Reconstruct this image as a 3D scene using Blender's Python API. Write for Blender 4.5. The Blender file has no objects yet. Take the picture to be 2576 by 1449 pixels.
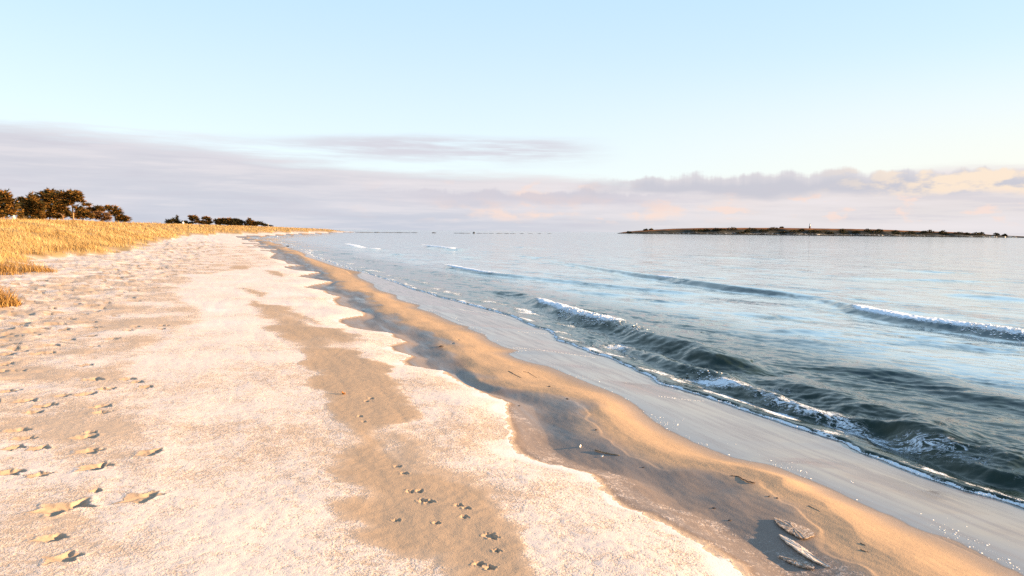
import bpy, bmesh, math, random
import numpy as np
from mathutils import Vector, Matrix

sc = bpy.context.scene
COL = sc.collection
rng = np.random.default_rng(7)
random.seed(7)

# ------------------------------------------------------------------ camera
FPX = 768.0                                   # focal length in pixels at 1024 wide (27 mm on 36 mm)
CAM = np.array([0.0, 0.0, 1.6])
PIT = math.atan(56.8 / FPX)
ROLL = math.radians(0.6)
_f = np.array([0, math.cos(PIT), -math.sin(PIT)])
_u0 = np.array([0, math.sin(PIT), math.cos(PIT)])
_r0 = np.array([1.0, 0, 0])
_r = _r0 * math.cos(ROLL) + _u0 * math.sin(ROLL)
_u = _u0 * math.cos(ROLL) - _r0 * math.sin(ROLL)
cd = bpy.data.cameras.new('camera')
cam = bpy.data.objects.new('camera', cd)
COL.objects.link(cam)
cam.matrix_world = Matrix(((_r[0], _u[0], -_f[0], CAM[0]), (_r[1], _u[1], -_f[1], CAM[1]),
                           (_r[2], _u[2], -_f[2], CAM[2]), (0, 0, 0, 1)))
cd.sensor_width = 36.0
cd.lens = 36.0 * FPX / 1024.0
cd.clip_start = 0.05
cd.clip_end = 90000.0
sc.camera = cam

# ------------------------------------------------------------------ light and exposure
SUN_AZ = math.radians(95.0)      # clockwise from straight ahead (+Y)
SUN_EL = math.radians(12.0)
EXPO = 1.6
SKY_S = 0.15
sc.view_settings.view_transform = 'Standard'
sc.view_settings.look = 'None'
sc.view_settings.gamma = 1.0
sc.view_settings.use_curve_mapping = False
sc.view_settings.exposure = EXPO
sun_dir = Vector((math.sin(SUN_AZ) * math.cos(SUN_EL), math.cos(SUN_AZ) * math.cos(SUN_EL), math.sin(SUN_EL)))
ld = bpy.data.lights.new('sun', 'SUN')
ld.energy = 5.0
ld.angle = math.radians(0.55)
ld.color = (1.0, 0.68, 0.37)
sun = bpy.data.objects.new('sun', ld)
COL.objects.link(sun)
sun.rotation_euler = sun_dir.to_track_quat('Z', 'Y').to_euler()
sc.render.engine = 'CYCLES'
sc.cycles.max_bounces = 6
sc.cycles.diffuse_bounces = 2
sc.cycles.glossy_bounces = 3
sc.cycles.use_denoising = False
sc.cycles.denoiser = 'OPENIMAGEDENOISE'
sc.cycles.denoising_input_passes = 'RGB_ALBEDO_NORMAL'
sc.cycles.sample_clamp_indirect = 6.0


class NT:
    """Small helper round a node tree."""
    def __init__(self, tree):
        self.t = tree
        self.n = tree.nodes
        self.l = tree.links

    def node(self, typ, **kw):
        nd = self.n.new(typ)
        for k, v in kw.items():
            setattr(nd, k, v)
        return nd

    def put(self, sock, v):
        if isinstance(v, bpy.types.NodeSocket):
            self.l.new(v, sock)
        elif v is not None:
            sock.default_value = v

    def math(self, op, a, b=None, c=None, clamp=False):
        nd = self.node('ShaderNodeMath', operation=op, use_clamp=clamp)
        for i, v in enumerate((a, b, c)):
            if v is not None:
                self.put(nd.inputs[i], v)
        return nd.outputs[0]

    def mix(self, fac, a, b, typ='MIX'):
        nd = self.node('ShaderNodeMix', data_type='RGBA', blend_type=typ)
        self.put(nd.inputs[0], fac)
        self.put(nd.inputs[6], a if not isinstance(a, tuple) else (*a, 1)[:4])
        self.put(nd.inputs[7], b if not isinstance(b, tuple) else (*b, 1)[:4])
        return nd.outputs[2]

    def fmix(self, fac, a, b):
        nd = self.node('ShaderNodeMix', data_type='FLOAT')
        self.put(nd.inputs[0], fac)
        self.put(nd.inputs[2], a)
        self.put(nd.inputs[3], b)
        return nd.outputs[0]

    def smooth(self, v, lo, hi):
        nd = self.node('ShaderNodeMapRange', interpolation_type='SMOOTHSTEP')
        self.put(nd.inputs['Value'], v)
        self.put(nd.inputs['From Min'], lo)
        self.put(nd.inputs['From Max'], hi)
        return nd.outputs[0]

    def noise(self, vec, scale, detail=3.0, rough=0.5, dist=0.0):
        nd = self.node('ShaderNodeTexNoise')
        if vec is not None:
            self.l.new(vec, nd.inputs['Vector'])
        nd.inputs['Scale'].default_value = scale
        nd.inputs['Detail'].default_value = detail
        nd.inputs['Roughness'].default_value = rough
        nd.inputs['Distortion'].default_value = dist
        return nd.outputs['Fac']

    def vec(self, x, y, z=0.0):
        nd = self.node('ShaderNodeCombineXYZ')
        for i, v in enumerate((x, y, z)):
            self.put(nd.inputs[i], v)
        return nd.outputs[0]

    def ramp(self, fac, stops, mode='LINEAR'):
        nd = self.node('ShaderNodeValToRGB')
        nd.color_ramp.interpolation = mode
        els = nd.color_ramp.elements
        while len(els) < len(stops):
            els.new(0.5)
        for e, (p, c) in zip(els, stops):
            e.position = p
            e.color = (*c, 1) if len(c) == 3 else c
        self.put(nd.inputs[0], fac)
        return nd.outputs[0]

    def attr(self, name):
        return self.node('ShaderNodeAttribute', attribute_name=name).outputs['Fac']


def srgb(r, g, b):
    return tuple(((c / 255) / 12.92 if c / 255 < 0.04045 else ((c / 255 + 0.055) / 1.055) ** 2.4) for c in (r, g, b))


# ------------------------------------------------------------------ sky: Nishita with a bank of cloud low all round the horizon
W = bpy.data.worlds.new('World')
sc.world = W
W.use_nodes = True
w = NT(W.node_tree)
w.n.clear()
sky = w.node('ShaderNodeTexSky', sky_type='NISHITA', sun_disc=False)
sky.sun_elevation = SUN_EL
sky.sun_rotation = SUN_AZ
sky.altitude = 0.0
sky.air_density = 1.0
sky.dust_density = 0.6
sky.ozone_density = 1.3
gen = w.node('ShaderNodeTexCoord').outputs['Generated']
sep = w.node('ShaderNodeSeparateXYZ')
w.l.new(gen, sep.inputs[0])
az = w.math('MULTIPLY', w.math('ARCTAN2', sep.outputs[0], sep.outputs[1]), 180 / math.pi)
el = w.math('MULTIPLY', w.math('ARCSINE', sep.outputs[2]), 180 / math.pi)
K = 1.0 / (SKY_S * 2 ** EXPO)


def cc(r, g, b):
    return tuple(v * K for v in srgb(r, g, b))


v1 = w.vec(w.math('MULTIPLY', az, 0.05), w.math('MULTIPLY', el, 0.42), 0.3)
v2 = w.vec(w.math('MULTIPLY', az, 0.20), w.math('MULTIPLY', el, 0.62), 3.7)
v3 = w.vec(w.math('MULTIPLY', az, 0.42), w.math('MULTIPLY', el, 0.95), 9.1)
n1 = w.noise(v1, 1.0, 5, 0.55)
n2 = w.noise(v2, 1.0, 5, 0.55)
n3 = w.noise(v3, 1.0, 6, 0.55)
n5 = w.noise(w.vec(w.math('MULTIPLY_ADD', el, 0.12, w.math('MULTIPLY', az, 0.11)), w.math('MULTIPLY', el, 1.5), 6.6), 1.0, 6, 0.6)
# clear sky: Nishita, lifted a little towards the milky winter blue of the coast
clear = w.mix(0.88, sky.outputs[0],
              w.mix(w.smooth(el, 2.0, 20.0), cc(232, 244, 252), w.mix(w.smooth(el, 18.0, 75.0), cc(195, 229, 252), cc(108, 162, 224))))
warm = w.math('MULTIPLY', w.smooth(az, -6.0, 40.0), w.smooth(el, 13.0, 3.5))
clear = w.mix(w.math('MULTIPLY', warm, 0.75), clear, cc(255, 252, 238))
# top of the cloud bank against azimuth (-60 .. 60 degrees, value = elevation / 10)
azn = w.math('MULTIPLY_ADD', az, 1 / 120.0, 0.5, clamp=True)


def P(a):
    return (a + 60) / 120.0


top = w.ramp(azn, [(P(-60), (.68,) * 3), (P(-34), (.66,) * 3), (P(-24), (.59,) * 3), (P(-15), (.50,) * 3),
                   (P(-7), (.45,) * 3), (P(2), (.42,) * 3), (P(9), (.37,) * 3), (P(20), (.40,) * 3),
                   (P(33), (.46,) * 3), (P(60), (.5,) * 3)], 'EASE')
topd = w.math('MULTIPLY', w.math('ADD', top, 0.0), 10.0)
e1 = w.math('SUBTRACT', w.math('ADD', topd, w.math('ADD', w.math('MULTIPLY', w.math('SUBTRACT', n1, 0.5), 2.6), w.math('MULTIPLY', w.math('SUBTRACT', n5, 0.5), 2.0))), el)
bank = w.smooth(e1, -0.35, 0.95)
bankcol = w.mix(w.smooth(el, 0.0, 4.5), w.mix(w.smooth(az, -10.0, 26.0), cc(204, 209, 222), cc(230, 225, 226)),
                w.mix(w.smooth(az, -25.0, 20.0), cc(215, 215, 224), cc(233, 224, 224)))
bankcol = w.mix(w.math('MULTIPLY', w.smooth(n1, 0.42, 0.68), 0.45), bankcol, cc(240, 234, 238))
bankcol = w.mix(w.math('MULTIPLY', w.smooth(n5, 0.46, 0.66), 0.40), bankcol, cc(243, 236, 238))
bankcol = w.mix(w.math('MULTIPLY', w.smooth(n5, 0.48, 0.34), 0.35), bankcol, cc(205, 203, 215))
peach = w.math('MULTIPLY', w.math('MULTIPLY', w.smooth(az, -9.0, 1.0), w.smooth(az, 20.0, 8.0)), w.math('MULTIPLY', w.smooth(el, 0.5, 1.2), w.smooth(el, 3.6, 2.2)))
peach = w.math('MULTIPLY', peach, w.smooth(n2, 0.42, 0.60))
bankcol = w.mix(w.math('MULTIPLY', w.math('MULTIPLY', peach, w.smooth(n3, 0.40, 0.58)), 0.85), bankcol, cc(253, 227, 214))
# second tongue, higher, straight ahead
t_el = w.math('ADD', el, w.math('MULTIPLY', w.math('SUBTRACT', n1, 0.5), 1.6))
tongue = w.math('MULTIPLY', w.smooth(t_el, 4.2, 5.7), w.smooth(t_el, 7.1, 6.3))
tongue = w.math('MULTIPLY', tongue, w.math('MULTIPLY', w.smooth(az, -26.0, -9.0), w.smooth(az, 9.0, 1.0)))
tongue = w.math('MULTIPLY', tongue, w.smooth(n5, 0.30, 0.60))
# cumulus bank to the right
v4 = w.vec(w.math('MULTIPLY', az, 0.42), 0.0, 5.5)
bump = w.noise(v4, 1.0, 4, 0.62)
ctop = w.math('ADD', w.math('MULTIPLY', bump, 2.3), w.math('MULTIPLY_ADD', az, 0.014, 2.75))
ctop = w.math('ADD', ctop, w.math('MULTIPLY', w.math('SUBTRACT', n3, 0.5), 1.1))
cum = w.math('MULTIPLY', w.smooth(w.math('SUBTRACT', ctop, el), -0.05, 0.32),
             w.smooth(w.math('ADD', el, w.math('MULTIPLY', w.math('SUBTRACT', n2, 0.5), 1.4)), 2.35, 3.1))
cum = w.math('MULTIPLY', cum, w.smooth(w.math('ADD', az, w.math('MULTIPLY', w.math('SUBTRACT', n2, .5), 10.)), 3.5, 10.0))
cumcol = w.mix(w.smooth(w.math('SUBTRACT', ctop, el), 0.9, 0.1), cc(204, 204, 214), cc(221, 217, 222))
lit = w.math('MULTIPLY', w.smooth(az, 19.0, 30.0), w.smooth(n3, 0.44, 0.58))
cumcol = w.mix(lit, cumcol, cc(254, 234, 212))
# small warm puffs below the bank
puff = w.math('MULTIPLY', w.smooth(n3, 0.56, 0.66),
              w.math('MULTIPLY', w.smooth(el, 0.4, 1.3), w.smooth(el, 4.2, 3.0)))
puff = w.math('MULTIPLY', puff, w.smooth(az, -16.0, 8.0))
v6 = w.vec(w.math('MULTIPLY', az, 0.33), 0.0, 14.2)
ctop2 = w.math('ADD', w.math('MULTIPLY', w.noise(v6, 1.0, 5, 0.6), 1.9), w.math('MULTIPLY_ADD', w.math('SUBTRACT', n3, 0.5), 0.9, 2.05))
cum2 = w.math('MULTIPLY', w.smooth(w.math('SUBTRACT', ctop2, el), 0.0, 0.30),
              w.smooth(w.math('ADD', el, w.math('MULTIPLY', w.math('SUBTRACT', n2, 0.5), 1.6)), 1.5, 2.5))
cum2 = w.math('MULTIPLY', cum2, w.math('MULTIPLY', w.smooth(az, -13.0, -3.0), w.smooth(az, 15.0, 7.0)))
c_ = w.mix(bank, clear, bankcol)
c_ = w.mix(w.math('MULTIPLY', tongue, 0.85), c_, cc(216, 212, 222))
c_ = w.mix(w.math('MULTIPLY', puff, 0.85), c_, cc(250, 226, 216))
c_ = w.mix(w.math('MULTIPLY', cum2, 0.7), c_, cc(208, 205, 216))
c_ = w.mix(w.math('MULTIPLY', cum, 0.95), c_, cumcol)
bg = w.node('ShaderNodeBackground')
w.l.new(c_, bg.inputs[0])
bg.inputs[1].default_value = SKY_S
wo = w.node('ShaderNodeOutputWorld')
w.l.new(bg.outputs[0], wo.inputs[0])


# ------------------------------------------------------------------ numeric helpers
def perlin(x, y, seed=0):
    r = np.random.default_rng(1000 + seed)
    perm = r.permutation(1024)
    ang = r.uniform(0, 2 * np.pi, 1024)
    gx, gy = np.cos(ang), np.sin(ang)
    xi = np.floor(x).astype(np.int64)
    yi = np.floor(y).astype(np.int64)
    xf, yf = x - xi, y - yi
    sx = xf * xf * xf * (xf * (xf * 6 - 15) + 10)
    sy = yf * yf * yf * (yf * (yf * 6 - 15) + 10)

    def g(ix, iy, fx, fy):
        h = perm[(perm[ix & 1023] + iy) & 1023]
        return gx[h] * fx + gy[h] * fy
    a = g(xi, yi, xf, yf)
    b = g(xi + 1, yi, xf - 1, yf)
    c = g(xi, yi + 1, xf, yf - 1)
    d = g(xi + 1, yi + 1, xf - 1, yf - 1)
    return ((a + (b - a) * sx) * (1 - sy) + (c + (d - c) * sx) * sy) * 1.5


def fbm(x, y, seed, octv=3, gain=0.5):
    t, amp = 0, 1
    for i in range(octv):
        t = t + amp * perlin(x * 2 ** i, y * 2 ** i, seed + i)
        amp *= gain
    return t


def sst(x, a, b):
    t = np.clip((x - a) / (b - a), 0, 1)
    return t * t * (3 - 2 * t)


def rays(p):
    p = np.atleast_2d(np.asarray(p, float))
    x = (p[:, 0] / 3.875 - 512) / FPX
    y = -(p[:, 1] / 3.875 - 288) / FPX
    return _f + x[:, None] * _r + y[:, None] * _u


def at_z(p, z):
    d = rays(p)
    t = (np.asarray(z) - CAM[2]) / d[:, 2]
    return CAM + d * t[:, None]


def at_y(px, py, Y):
    d = rays([(px, py)])[0]
    return CAM + d * (Y / d[1])


def cr(ox, oy, s, pts):
    return [(ox + q[0] / s, oy + q[1] / s) + tuple(q[2:]) for q in pts]


def inside(px, py, poly):
    poly = np.asarray(poly)
    n = len(poly)
    r = np.zeros(px.shape, bool)
    for i in range(n):
        x1, y1 = poly[i]
        x2, y2 = poly[(i + 1) % n]
        c = ((y1 > py) != (y2 > py))
        if y1 != y2:
            r ^= c & (px < (x2 - x1) * (py - y1) / (y2 - y1) + x1)
    return r


def seg_dist(px, py, pl):
    """distance, side (+ = left of travel), and position along an open polyline"""
    best = np.full(px.shape, 1e9)
    side = np.zeros(px.shape)
    sea_ = np.zeros(px.shape)
    par = np.zeros(px.shape)
    for i in range(len(pl) - 1):
        ax, ay = pl[i][:2]
        bx, by = pl[i + 1][:2]
        dx, dy = bx - ax, by - ay
        L2 = dx * dx + dy * dy + 1e-12
        t = np.clip(((px - ax) * dx + (py - ay) * dy) / L2, 0, 1)
        ex, ey = px - ax - t * dx, py - ay - t * dy
        d = ex * ex + ey * ey
        m = d < best
        best = np.where(m, d, best)
        cz = dx * (py - ay) - dy * (px - ax)
        side = np.where(m, np.sign(cz), side)
        sea_ = np.where(m, ex * 0.940 + ey * 0.342, sea_)
        par = np.where(m, i + t, par)
    return np.sqrt(best), sea_, par


# ------------------------------------------------------------------ lines of the beach, measured on the photograph, laid out on the ground
EU = np.array([-0.342, 0.940])       # along the shore
EV = np.array([0.940, 0.342])        # seawards
SEA = -0.38

WL = cr(900, 900, 2.415, [(600, 165), (690, 205), (680, 230), (760, 250), (880, 290), (990, 325), (1060, 345), (1210, 372), (1160, 400), (1190, 430), (1320, 485), (1320, 510), (1370, 545)])
WL += cr(1500, 1000, 2.415, [(80, 345), (80, 380), (150, 405), (300, 440), (265, 470), (400, 505), (560, 580), (650, 620), (750, 640), (740, 660), (900, 715), (930, 760), (1070, 830), (1220, 865), (1120, 895), (1170, 930), (1350, 985), (1480, 1010), (1560, 1040), (1700, 1100), (1850, 1160), (2000, 1220), (2150, 1280), (2300, 1370)])
WL += cr(2000, 1600, 2.293, [(1200, 70), (1320, 150), (1450, 210), (1600, 280), (1750, 340), (1900, 400), (2080, 435)])
WL += cr(2900, 1600, 2.293, [(0, 435), (130, 455), (250, 490), (400, 550), (560, 610), (700, 670), (850, 745), (1000, 815), (1120, 870), (1250, 915), (1400, 1000), (1560, 1060), (1720, 1110), (1870, 1170), (2000, 1230), (2120, 1300), (2230, 1360), (2350, 1410), (2400, 1449)])
FE = cr(900, 900, 2.415, [(700, 205), (800, 240), (900, 270), (1050, 325), (1230, 380), (1300, 395), (1470, 450)])
FE += cr(1500, 1000, 2.415, [(100, 235), (250, 295), (380, 325), (490, 365), (620, 395), (750, 430), (900, 470), (1050, 510), (1180, 545), (1260, 590), (1400, 650), (1520, 675), (1545, 700), (1600, 770), (1740, 810), (1830, 850), (1960, 900), (2090, 930), (2200, 985), (2330, 1050)])
FE += cr(2200, 1000, 2.415, [(780, 1105), (880, 1180), (1000, 1210), (1280, 1290), (1450, 1350), (1610, 1410)])
FE += cr(2900, 1600, 2.293, [(200, 50), (400, 120), (600, 180), (840, 255), (920, 315), (1180, 410), (1500, 540), (1700, 610), (1900, 680), (2200, 760), (2449, 835)])
F1 = cr(900, 900, 2.415, [(420, 185), (350, 240), (480, 265), (520, 295), (640, 305), (470, 325), (600, 355), (820, 370), (610, 410), (800, 440), (930, 460), (670, 512), (860, 545), (890, 575), (1000, 600), (940, 630), (990, 680), (1130, 715), (1230, 750), (1220, 775), (1010, 815), (1000, 840), (1100, 885), (1250, 915), (1480, 940), (1500, 975), (1620, 1020), (1470, 1065), (1500, 1100), (1680, 1155), (1600, 1200), (1640, 1240), (1860, 1280), (1980, 1295), (2010, 1330), (2140, 1400)])
F1 += cr(1500, 1000, 2.415, [(900, 1260), (1050, 1320), (1130, 1355), (1100, 1400)]) + [(1972, 1633), (1987, 1679), (1979, 1710)]
F1 += cr(2000, 1600, 2.293, [(41, 358), (200, 430), (350, 465), (520, 500), (650, 530), (710, 570), (770, 640), (850, 750), (1000, 850), (1150, 880), (1300, 960), (1440, 1040), (1560, 1100), (1650, 1130), (1750, 1200), (1880, 1280), (2000, 1340), (2060, 1449)])
O1 = cr(900, 900, 2.415, [(600, 200), (700, 290), (800, 330), (840, 350), (880, 410), (980, 480), (990, 530), (1240, 570), (1250, 640), (1330, 690), (1300, 715), (1470, 770), (1530, 830), (1600, 880), (1800, 920), (1900, 950), (1930, 1000), (1950, 1060)])
O1 += cr(1500, 1000, 2.415, [(560, 850), (620, 930), (700, 1000), (800, 1050), (870, 1150), (1100, 1220), (1350, 1230), (1500, 1270), (1620, 1300), (1680, 1320), (1740, 1340), (1790, 1400)])
O1 += cr(2000, 1600, 2.293, [(560, 0), (620, 50), (690, 140), (730, 190), (850, 260), (960, 330), (1070, 380), (1400, 470), (1800, 520), (2130, 620)])
O1 += cr(2900, 1600, 2.293, [(60, 680), (120, 720), (250, 760), (420, 830), (460, 890), (540, 950), (650, 1040), (680, 1110), (740, 1200), (850, 1270), (1000, 1340), (1060, 1400), (1110, 1449)])


def uv_line(pts, z):
    q = at_z([p[:2] for p in pts], z)[:, :2]
    uu, vv = q @ EU, q @ EV
    o = np.argsort(uu)
    return uu[o], vv[o]


_WL = uv_line(WL, -0.19)
_FE = uv_line(FE, -0.33)
_F1 = uv_line(F1, -0.07)
_O1 = uv_line(O1, -0.085)
SH_U = np.array([-4000, 3, 15, 22, 35, 50, 69, 110, 160, 217, 278, 344, 451, 560, 600, 625, 650, 720, 5000.])
SH_V = np.array([3.9, 3.9, 4.0, 4.1, 4.6, 4.75, 5.0, 4.6, 2.9, 13.5, 25, 39, 62, 88, 92, 80, 40, -300, -40000.])


def V0(u_):
    return np.interp(u_, SH_U, SH_V)


def cusp(u_, k):
    """scallops of the shore where the photograph no longer resolves them"""
    return 0.35 * np.sin(u_ * 1.15 + k) + 0.3 * np.sin(u_ * 0.43 + 2 * k) + 0.25 * np.sin(u_ * 2.3 + 3 * k)


def shore_line(tab, off, k, u_):
    uu, vv = tab
    lo, hi = uu[0], uu[-1]
    near = np.interp(u_, uu, vv)
    far = V0(u_) + off + cusp(u_, k) * (0.9 + np.clip(u_ / 150, 0, 3))
    behind = vv[0] + 0.12 * np.sin((u_ - lo) * 2.1) * sst(lo - u_, 0, 2)
    t = sst(u_, hi - 6, hi + 8)
    r = near * (1 - t) + far * t
    return np.where(u_ < lo, behind, r)


def lines(u_):
    wl = shore_line(_WL, 0.0, 0.4, u_)
    fe = np.maximum(shore_line(_FE, 1.0, 1.3, u_), wl + 0.35)
    f1 = np.minimum(shore_line(_F1, -2.5, 2.2, u_), wl - 0.7)
    o1 = np.clip(shore_line(_O1, -1.4, 3.1, u_), f1 + 0.25, wl - 0.35)
    return f1, o1, wl, fe


# footprints (source pixel, length scale, depth)
FP = cr(0, 1600, 2.293, [(150, 180, .9, .02), (745, 232, .95, .03), (800, 190, .5, .03), (790, 350, .9, .025), (840, 490, 1.05, .032), (560, 860, 1.45, .05), (30, 560, 1.1, .03), (340, 570, .7, .015), (450, 1130, .7, .015), (290, 15, .8, .025), (900, 10, .8, .03), (210, 250, .8, .012), (340, 330, .7, .012), (120, 330, .7, .012), (560, 1300, .8, .012), (850, 705, .35, .02), (1250, 760, 1.2, .008), (1330, 360, 1.0, .008)])
FP += cr(0, 1000, 2.415, [(580, 440, .8, .035), (490, 490, .8, .035), (460, 520, .7, .03), (270, 550, .9, .035), (350, 590, .7, .03), (240, 665, 1, .04), (60, 705, 1, .04), (530, 640, 1.1, .03), (650, 785, .9, .035), (480, 835, 1.2, .035), (210, 890, .9, .035), (60, 925, 1.1, .045), (350, 920, .8, .03), (880, 840, .8, .03), (800, 1020, .9, .02), (860, 1150, 1, .035), (1180, 1140, .8, .025), (980, 1245, .9, .035), (800, 1295, 1., .04), (420, 1400, 1, .03), (240, 1360, .9, .03), (940, 1405, .9, .03), (1050, 770, 1.1, .025), (840, 665, .9, .035), (1260, 655, .8, .03), (880, 405, .9, .04), (1140, 335, .9, .04), (1000, 290, .9, .04), (1370, 340, .8, .04), (1380, 410, .8, .04), (1240, 385, .9, .035), (1530, 635, .7, .02), (1510, 670, .7, .02), (870, 610, .9, .03), (1200, 690, .9, .025), (1360, 1215, .8, .015), (90, 1270, .9, .03), (30, 1010, .9, .035), (160, 1080, .9, .02), (330, 745, .8, .025), (1270, 1170, .8, .015), (580, 1310, .7, .02), (130, 865, .9, .02)])
PAW = cr(1000, 1600, 2.293, [(1350, 715, .4, .014), (1430, 712, .4, .018), (1460, 795, .45, .018), (1520, 805, .5, .022), (1780, 835, .35, .01), (1850, 860, .35, .012), (2050, 1100, .5, .008), (2090, 1120, .4, .01), (1960, 1360, .4, .012), (2060, 1395, .4, .016), (1240, 490, .4, .008), (1300, 555, .4, .01), (1585, 995, .3, .01), (1230, 970, .3, .006), (2120, 1240, .3, .01), (1830, 940, .35, .006)])
PAW += [(1435, 1548, .4, .014), (1418, 1560, .35, .01), (1395, 1620, .35, .012), (1410, 1640, .3, .012)]
PAW += cr(1500, 1000, 2.415, [(610, 770, .35, .015), (660, 735, .3, .012), (690, 745, .25, .01)])
prints = []
for q in FP + PAW:
    p = at_z([q[:2]], -0.0 if q in FP else -0.04)[0]
    prints.append((p[0], p[1], q[2] * (0.72 if q in FP else 0.48), (.016 + .42 * q[3]), math.radians(50 + random.uniform(-22, 22))))
for k in range(1500):
    uu = 3 + 93 * random.random() ** 2.2
    ss = random.triangular(-11.2, -5.6, -8.6) + (0.9 if uu > 25 else 0)
    vv = V0(uu) + ss
    prints.append((EU[0] * uu + EV[0] * vv, EU[1] * uu + EV[1] * vv, random.uniform(.45, .95), random.uniform(.012, .026),
                   random.uniform(0, math.pi)))


def apply_prints(x, y, h):
    mask = np.zeros(x.shape)
    r = np.hypot(x, y)
    order = np.argsort(r)
    rs = r[order]
    for k, (px, py, sc_, dep, an) in enumerate(prints):
        L, Wd = 0.135 * sc_, 0.072 * sc_ + 0.012
        pr = math.hypot(px, py)
        i0, i1 = np.searchsorted(rs, (pr - 2.2 * L, pr + 2.2 * L))
        idx = order[i0:i1]
        dx, dy = x[idx] - px, y[idx] - py
        m = (np.abs(dx) < 2.2 * L) & (np.abs(dy) < 2.2 * L)
        idx, dx, dy = idx[m], dx[m], dy[m]
        if not len(idx):
            continue
        p = dx * math.cos(an) + dy * math.sin(an)
        q = -dx * math.sin(an) + dy * math.cos(an)
        wv = Wd * (1 - 0.22 * np.cos(np.clip(p / L, -1, 1) * 4.2 + k))
        wob = 1 + 0.16 * np.sin(5 * np.arctan2(q / wv, p / L) + k * 1.7) + 0.10 * np.sin(9 * np.arctan2(q / wv, p / L) + k)
        e = np.sqrt((p / L) ** 2 + (q / wv) ** 2) * wob
        side_ = 0.5 + 0.5 * dx / (np.hypot(dx, dy) + 1e-6)
        cav = 1 - sst(e, 0.15 + 0.68 * side_, 1.15 - 0.12 * side_)
        rough = 0.75 + 0.25 * np.clip(1 + perlin(dx / 0.03, dy / 0.03, 40 + k % 50) * 1.4, 0, 2)
        mask[idx] = np.maximum(mask[idx], 1 - sst(e, 0.85, 1.2))
        toe = 0.7 + 0.3 * np.clip(p / L, -1, 1)
        h[idx] += -dep * cav * rough * toe + 0.14 * dep * np.exp(-((e - 1.18) / 0.15) ** 2) * (0.5 + 0.5 * rough)
    return h, mask


def height(x, y, detail=True):
    """height of the sand and the dunes at world x, y"""
    x = np.asarray(x, float)
    y = np.asarray(y, float)
    u_ = x * EU[0] + y * EU[1]
    v_ = x * EV[0] + y * EV[1]
    s = v_ - V0(u_)
    f1, o1, wl, fe = lines(u_)
    # cross-shore profile, knots move with the lines
    lo = f1 + 0.42 * (o1 - f1)
    ks = [(V0(u_) - 12.0, 0.12), (V0(u_) - 6.0, 0.02), (f1 - 0.5, -0.045), (f1, -0.075), (lo, -0.128), (o1, -0.088),
          (o1 + 0.22, -0.082), (wl, -0.19), (fe, -0.335), (fe + 1.2, -0.5), (fe + 8, -1.2), (fe + 60, -5.0)]
    h = np.full(x.shape, 0.12)
    for (a, za), (b, zb) in zip(ks[:-1], ks[1:]):
        t = np.clip((v_ - a) / np.maximum(b - a, 1e-3), 0, 1)
        t2 = t * t * (3 - 2 * t)
        t = 0.45 * t + 0.55 * t2
        h = np.where(v_ >= a, za + (zb - za) * t, h)
    # dunes
    ridge = 1.70 + 0.65 * sst(u_, 60, 150) - 0.5 * sst(u_, 300, 560)
    wob = fbm(x / 9.0, y / 9.0, 3, 3) * 1.6
    sd = -(s + 11.4 + wob * np.clip((u_ - 4) / 30, 0.2, 1))
    prof = 0.16 * sst(sd, 0, 1.6) + 0.34 * sst(sd, 1, 7) + 0.5 * sst(sd, 5, 16)
    h = h + (ridge - 0.12) * prof
    dm = sst(sd, 0.5, 5)
    h = h + dm * (0.22 * fbm(x / 6, y / 6, 11, 3) + 0.10 * perlin(x / 1.6, y / 1.6, 15))
    # spit narrows to a point
    h = np.where(u_ > 500, h - 2.4 * sst(u_, 540, 640) * dm, h)
    # lower the land out of the way of the far sea beyond the spit
    h = np.where(s > 0, np.minimum(h, -0.19 + 0.0 * s), h)
    if not detail:
        return h
    r = np.hypot(x, y)
    dry = sst(-(v_ - f1), 0.0, 0.5)
    tread = sst(-s, 5.4, 7.2) * sst(sd, 1.0, -1.0) * (0.35 + 0.65 * sst(u_, 3.0, 9.0))
    left = sst(-s, 4.9, 6.2)
    fade = 1 / (1 + (r / 60) ** 2)
    h = h + dry * (0.008 * fbm(x / 0.9, y / 0.9, 21, 2) + 0.0016 * perlin(x / 0.07, y / 0.07, 25) * fade)
    lump = fbm(x / 0.55, y / 0.40, 31, 3)
    h = h + (0.021 * tread + 0.010 * left) * lump + 0.012 * tread * np.abs(perlin(x / 0.22, y / 0.2, 35))
    h = h + 0.006 * dry * np.abs(perlin((u_ + 0.3 * v_) / 1.6, v_ / 0.35, 37)) * (1 - left)
    # wind-blown snow banked against the foot of the dune
    h = h + 0.10 * sst(-s, 7.6, 11) * sst(sd, 1.2, -2.5) * np.clip(fbm(x / 2.6, y / 1.3, 51, 2), 0, 1)
    # runnel and swash: faint current ripples and smooth hummocks
    mid = sst(v_ - f1, 0, 0.2) * sst(wl - v_, 0.0, 0.5)
    h = h + mid * (0.012 * fbm(u_ / 0.8, v_ / 0.5, 61, 2) + 0.0012 * perlin(u_ / 0.12, v_ / 0.05, 63))
    # little scarps in the frozen crust
    g = (perlin(u_ / 0.9, v_ / 0.4, 71) + 0.4 * perlin(u_ / 0.25, v_ / 0.2, 72))
    h = h + 0.005 * sst(o1 - v_ + 0.16 * g, -0.02, 0.02) * sst(wl - v_, .1, .3) * sst(7.3 - u_, 0, .4) * sst(v_ - f1, 0.1, 0.3)
    h = h - 0.0
    return h


def ground_hit(p, it=40):
    """where the sight line through a source pixel meets the sand"""
    d = rays([p])[0]
    z = -0.05
    for _ in range(it):
        t = (z - CAM[2]) / d[2]
        q = CAM + d * t
        z = 0.5 * z + 0.5 * float(height(np.array([q[0]]), np.array([q[1]]), False)[0])
    return q[0], q[1]


def surf(x, y):
    return float(height(np.array([x]), np.array([y]))[0])


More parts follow.
